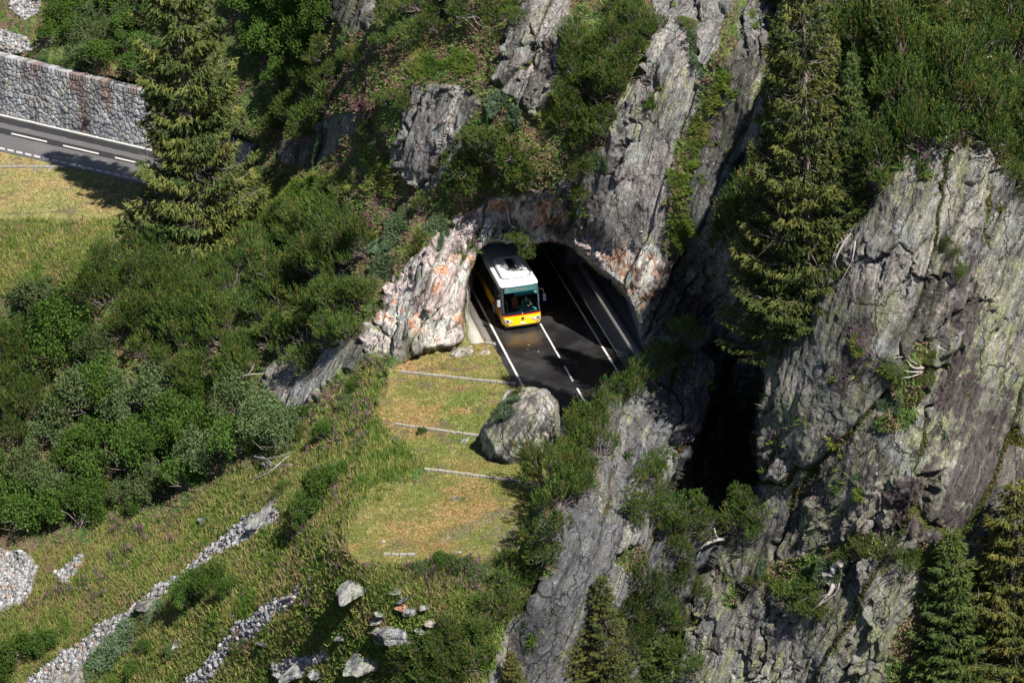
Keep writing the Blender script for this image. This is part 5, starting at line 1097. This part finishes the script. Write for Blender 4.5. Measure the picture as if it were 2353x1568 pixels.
def stuff(name, P, k_, dirs, ln, wd, cols, mat, spread):
    n = len(P); b = np.repeat(P, k_, 0) + rng.normal(size=(n * k_, 3)) * spread * [1, 1, .3]
    V, F = blades(b, dirs, ln, wd, rng); tag(mesh_np(name, V, F, mat, None, {'col': np.repeat(cols, 3, 0)}), kind='stuff')
gmat = foliage('grass', 0, .8, .2)
nr_ = 1 - np.clip(m_rock * 1.3, 0, 1)
def pick(n, cols, P, s, seed):
    """colour patches that follow the ground, mixed blade by blade"""
    v = fbm(P[:, 0] * s, P[:, 1] * s, P[:, 2] * s, 4, seed) + (rng.random(n) - .5) * .25; v = np.clip((v - .3) / .4, 0, .999) * (len(cols) - 1)
    c = np.array(cols, float); i = v.astype(int); f = (v - i)[:, None]; return c[i] * (1 - f) + c[np.minimum(i + 1, len(c) - 1)] * f
# tall meadow grass
fn = m_tall * nr_ * (1 - np.minimum(1, m_scree * 1.6)) * (1 - m_mown)
P, Nn, j, i = samp(42000, fn); n = len(P); k_ = 4; c = np.repeat(pick(n, [(.07, .12, .02), (.12, .18, .035), (.3, .26, .1), (.12, .17, .035), (.28, .22, .1), (.11, .165, .03), (.25, .18, .1)], P, .6, 701), k_, 0) * (.7 + .6 * rng.random((n * k_, 1)))
stuff('meadow_grass', P, k_, rotv(rng.normal(size=(n * k_, 3)) * .35 + [-.1, 0, 1]), .2 + .28 * rng.random(n * k_), .035 + .03 * rng.random(n * k_), c, gmat, .1)
# low leafy herbs in the meadow
P, Nn, j, i = samp(34000, np.clip(fn, 0, 1) * (F3(.4, 705) > .47)); n = len(P); k_ = 4; c = np.repeat(pick(n, [(.05, .12, .025), (.12, .21, .035), (.17, .22, .04)], P, .8, 706), k_, 0)
stuff('herbs', P, k_, rotv(rng.normal(size=(n * k_, 3)) + [0, 0, .6]), .1 + .1 * rng.random(n * k_), .1 + .05 * rng.random(n * k_), c, gmat, .1)
# heath: bilberry, heather
fn = (1 - m_tall) * nr_ * (1 - m_mown) * (1 - m_scree) * (1 - ur)
P, Nn, j, i = samp(70000, fn); n = len(P); k_ = 4
hc = [(.06, .12, .025), (.11, .17, .035), (.17, .12, .07), (.2, .12, .12), (.16, .11, .065), (.12, .19, .04), (.08, .14, .04)]
c = np.repeat(pick(n, hc, P, .55, 711), k_, 0) * (.7 + .6 * rng.random((n * k_, 1)))
stuff('heath', P, k_, rotv(rng.normal(size=(n * k_, 3)) * .8 + np.repeat(Nn, k_, 0)), .1 + .12 * rng.random(n * k_), .06 + .04 * rng.random(n * k_), c, gmat, .07)
# bright tussock grass hanging in the gullies between the slabs
TUS = [[(1700, -40), (1685, 110), (1645, 190), (1605, 260), (1575, 330), (1562, 420), (1548, 480), (1538, 560), (1555, 560), (1578, 470), (1600, 350), (1635, 250), (1690, 160), (1722, 30)], [(830, 395), (890, 380), (895, 440), (845, 465)], [(650, 430), (760, 400), (830, 430), (800, 470), (700, 470), (600, 520), (560, 500)], [(1310, 60), (1350, 60), (1320, 260), (1240, 310), (1230, 270), (1290, 200)],
       [(940, 130), (1060, 110), (1090, 180), (980, 200)], [(830, 330), (870, 310), (875, 350), (845, 365)], [(1560, 520), (1620, 500), (1600, 550), (1560, 560)], [(1440, 380), (1470, 385), (1460, 410), (1435, 405)], [(2000, 1060), (2030, 1040), (2020, 1090)], [(1905, 1100), (1935, 1090), (1930, 1160), (1900, 1150)]]
fn = mask(TUS, 1, 1.3) * (.25 + .75 * (F3(1., 263) > .48)) ; P, Nn, j, i = samp(12000, fn); n = len(P); k_ = 5; c = np.repeat(pick(n, [(.07, .13, .022), (.13, .2, .032), (.2, .21, .055)], P, .8, 721), k_, 0) * (.7 + .6 * rng.random((n * k_, 1)))
stuff('tussock_grass', P, k_, rotv(rng.normal(size=(n * k_, 3)) * .35 + np.repeat(Nn, k_, 0) * .7 + [0, 0, .25]), .22 + .25 * rng.random(n * k_), .035 + .02 * rng.random(n * k_), c, gmat, .07)
# cliff plants in cracks
fn = green_crack * np.clip(np.maximum(kB, kC) + mask(ROCK), 0, 1) * (1 - flat); P, Nn, j, i = samp(22000, fn); n = len(P); k_ = 4; c = np.repeat(pick(n, [(.05, .08, .02), (.1, .12, .03), (.13, .09, .04)], P, .8, 731), k_, 0)
stuff('cliff_plants', P, k_, rotv(rng.normal(size=(n * k_, 3)) * .6 + np.repeat(Nn, k_, 0)), .08 + .12 * rng.random(n * k_), .04 + .03 * rng.random(n * k_), c, gmat, .05)
# short turf
fn = m_mown * (1 - np.maximum(kB, kC)) * (1 - hole); 
P, Nn, j, i = samp(60000, fn); n = len(P); k_ = 2; c = np.repeat(pick(n, [(.3, .18, .09), (.27, .24, .09), (.13, .17, .035), (.22, .21, .07), (.11, .16, .03)], P, .35, 741), k_, 0) * (.75 + .5 * rng.random((n * k_, 1)))
stuff('turf', P, k_, rotv(rng.normal(size=(n * k_, 3)) * .6 + [0, 0, 1]), .04 + .06 * rng.random(n * k_), .04 + .03 * rng.random(n * k_), c, gmat, .05)
# fireweed: green stalks with pink spikes
FW_ = [[(190, 1330), (240, 1290), (300, 1210), (380, 1160), (420, 1185), (330, 1260), (240, 1330), (180, 1380), (60, 1390)], [(700, 960), (830, 900), (870, 940), (800, 1010), (760, 1060), (700, 1040)], [(600, 1230), (780, 1130), (800, 1180), (680, 1260)], [(650, 1340), (790, 1280), (800, 1330), (690, 1420)], [(920, 1300), (1120, 1330), (1090, 1400), (960, 1370)], [(740, 1480), (800, 1440), (790, 1500)], [(1000, 1330), (1110, 1320), (1100, 1420), (1050, 1420)], [(460, 1080), (560, 1040), (560, 1080), (470, 1120)]]
P, Nn, j, i = samp(3000, np.clip(np.maximum(mask(FW_, 3, 1.6) * (1 - m_scree) * (.15 + (F3(1.2, 761) > .5)), .03 * m_tall * nr_), 0, 1) * (1 - flat)); n = len(P); k_ = 6; hgt = np.repeat(.45 + .35 * rng.random(n), k_); z_ = np.tile(np.linspace(.05, .85, k_), n)
dv = rotv(np.repeat(rng.normal(size=(n, 3)) * .12 + [0, 0, 1], k_, 0)); b = np.repeat(P, k_, 0) + dv * (hgt * z_)[:, None]
c = np.where((z_ > .62)[:, None], np.array([[.24, .11, .19]]), np.array([[.05, .12, .03]])) * (.7 + .6 * rng.random((n * k_, 1)))
V, F = blades(b, rotv(dv + rng.normal(size=(n * k_, 3)) * .35), np.full(n * k_, .2), np.where(z_ > .62, .06, .075), rng); tag(mesh_np('fireweed', V, F, gmat, None, {'col': np.repeat(c, 3, 0)}), kind='stuff')
# heather in bloom
HB = [[(740, 200), (860, 180), (870, 260), (780, 300), (700, 290)], [(960, 190), (1100, 170), (1110, 250), (1010, 240)], [(840, 470), (930, 440), (960, 520), (870, 560)], [(780, 330), (830, 300), (850, 340), (800, 370)], [(1240, 1240), (1260, 1230), (1240, 1300)], [(2150, 700), (2175, 690), (2170, 720)], [(900, 250), (940, 230), (930, 290), (890, 300)], [(860, 570), (900, 540), (930, 600), (880, 640)]]
P, Nn, j, i = samp(9000, np.clip(mask(HB, 4, 1.3) * (1 - m_rock) * (.1 + (F3(.9, 233, 5) > .5)) * (1 - flat), 0, 1)); n = len(P); k_ = 4; c = np.repeat(pick(n, [(.1, .07, .05), (.15, .085, .08), (.2, .1, .12), (.09, .09, .04)], P, 1.2, 751), k_, 0)
stuff('heather', P, k_, rotv(rng.normal(size=(n * k_, 3)) * .6 + np.repeat(Nn, k_, 0)), .12 + .1 * rng.random(n * k_), .05 + .03 * rng.random(n * k_), c, gmat, .07)
# scree stones
P, Nn, j, i = samp(30000, m_scree * (1 - m_mown * .93) * (1 - m_rock)); n = len(P)
bm = bmesh.new(); bmesh.ops.create_icosphere(bm, subdivisions=1, radius=1); bv = np.array([v.co[:] for v in bm.verts]); bf = np.array([[v.index for v in f.verts] for f in bm.faces]); bm.free()
s = (.02 + .05 * rng.random(n) + .2 * rng.random(n) ** 9)[:, None, None]; sc_ = s * (.55 + .9 * rng.random((n, 1, 3))); q = bv[None] * (1 + .35 * (rng.random((n, len(bv), 1)) - .5)) * sc_
an = rng.random(n) * 6.28; ca, sa = np.cos(an)[:, None], np.sin(an)[:, None]; q = np.stack([q[..., 0] * ca - q[..., 1] * sa, q[..., 0] * sa + q[..., 1] * ca, q[..., 2] * .7 + q[..., 0] * .3], -1)
V = (q + P[:, None] + Nn[:, None] * .04).reshape(-1, 3); F = (bf[None] + (np.arange(n) * len(bv))[:, None, None]).reshape(-1, 3)
tone = rng.random((n, 1)); c = np.array([.12, .12, .122]) * (1 - tone) + np.array([.34, .34, .345]) * tone; o_ = rng.random(n) < .06; c[o_] = [.26, .17, .12]
tag(mesh_np('scree', V, F, M['masonry'], None, {'col': np.repeat(c, len(bv), 0)}), kind='stuff')
# green cap of the boulder
for o, (dx, dy, dz, sc) in ((clone(MATS[0]), (-.75, .15, 3.15, .62)), (clone(MATS[1]), (-.25, .6, 3.6, .5)), (clone(MATS[2]), (.2, .9, 3.85, .45))):
    o.name = 'juniper_mat'; o.location = bp + np.array([dx, dy + .5, dz - .45]); o.scale = (sc, sc, sc * 1.6); o.rotation_euler = (.35, -.3, rng.random() * 6)
    tag(o, {.62: 'pale green juniper cushion on the left shoulder of the boulder', .5: 'green cushion on the top middle of the boulder', .45: 'brownish cushion highest on the boulder top'}[sc], 'juniper')
for o in [*C.objects]:
    if o.parent is None and o.type == 'EMPTY' and o.location.z < -400:
        for ch in children(o): bpy.data.objects.remove(ch)
        bpy.data.objects.remove(o)
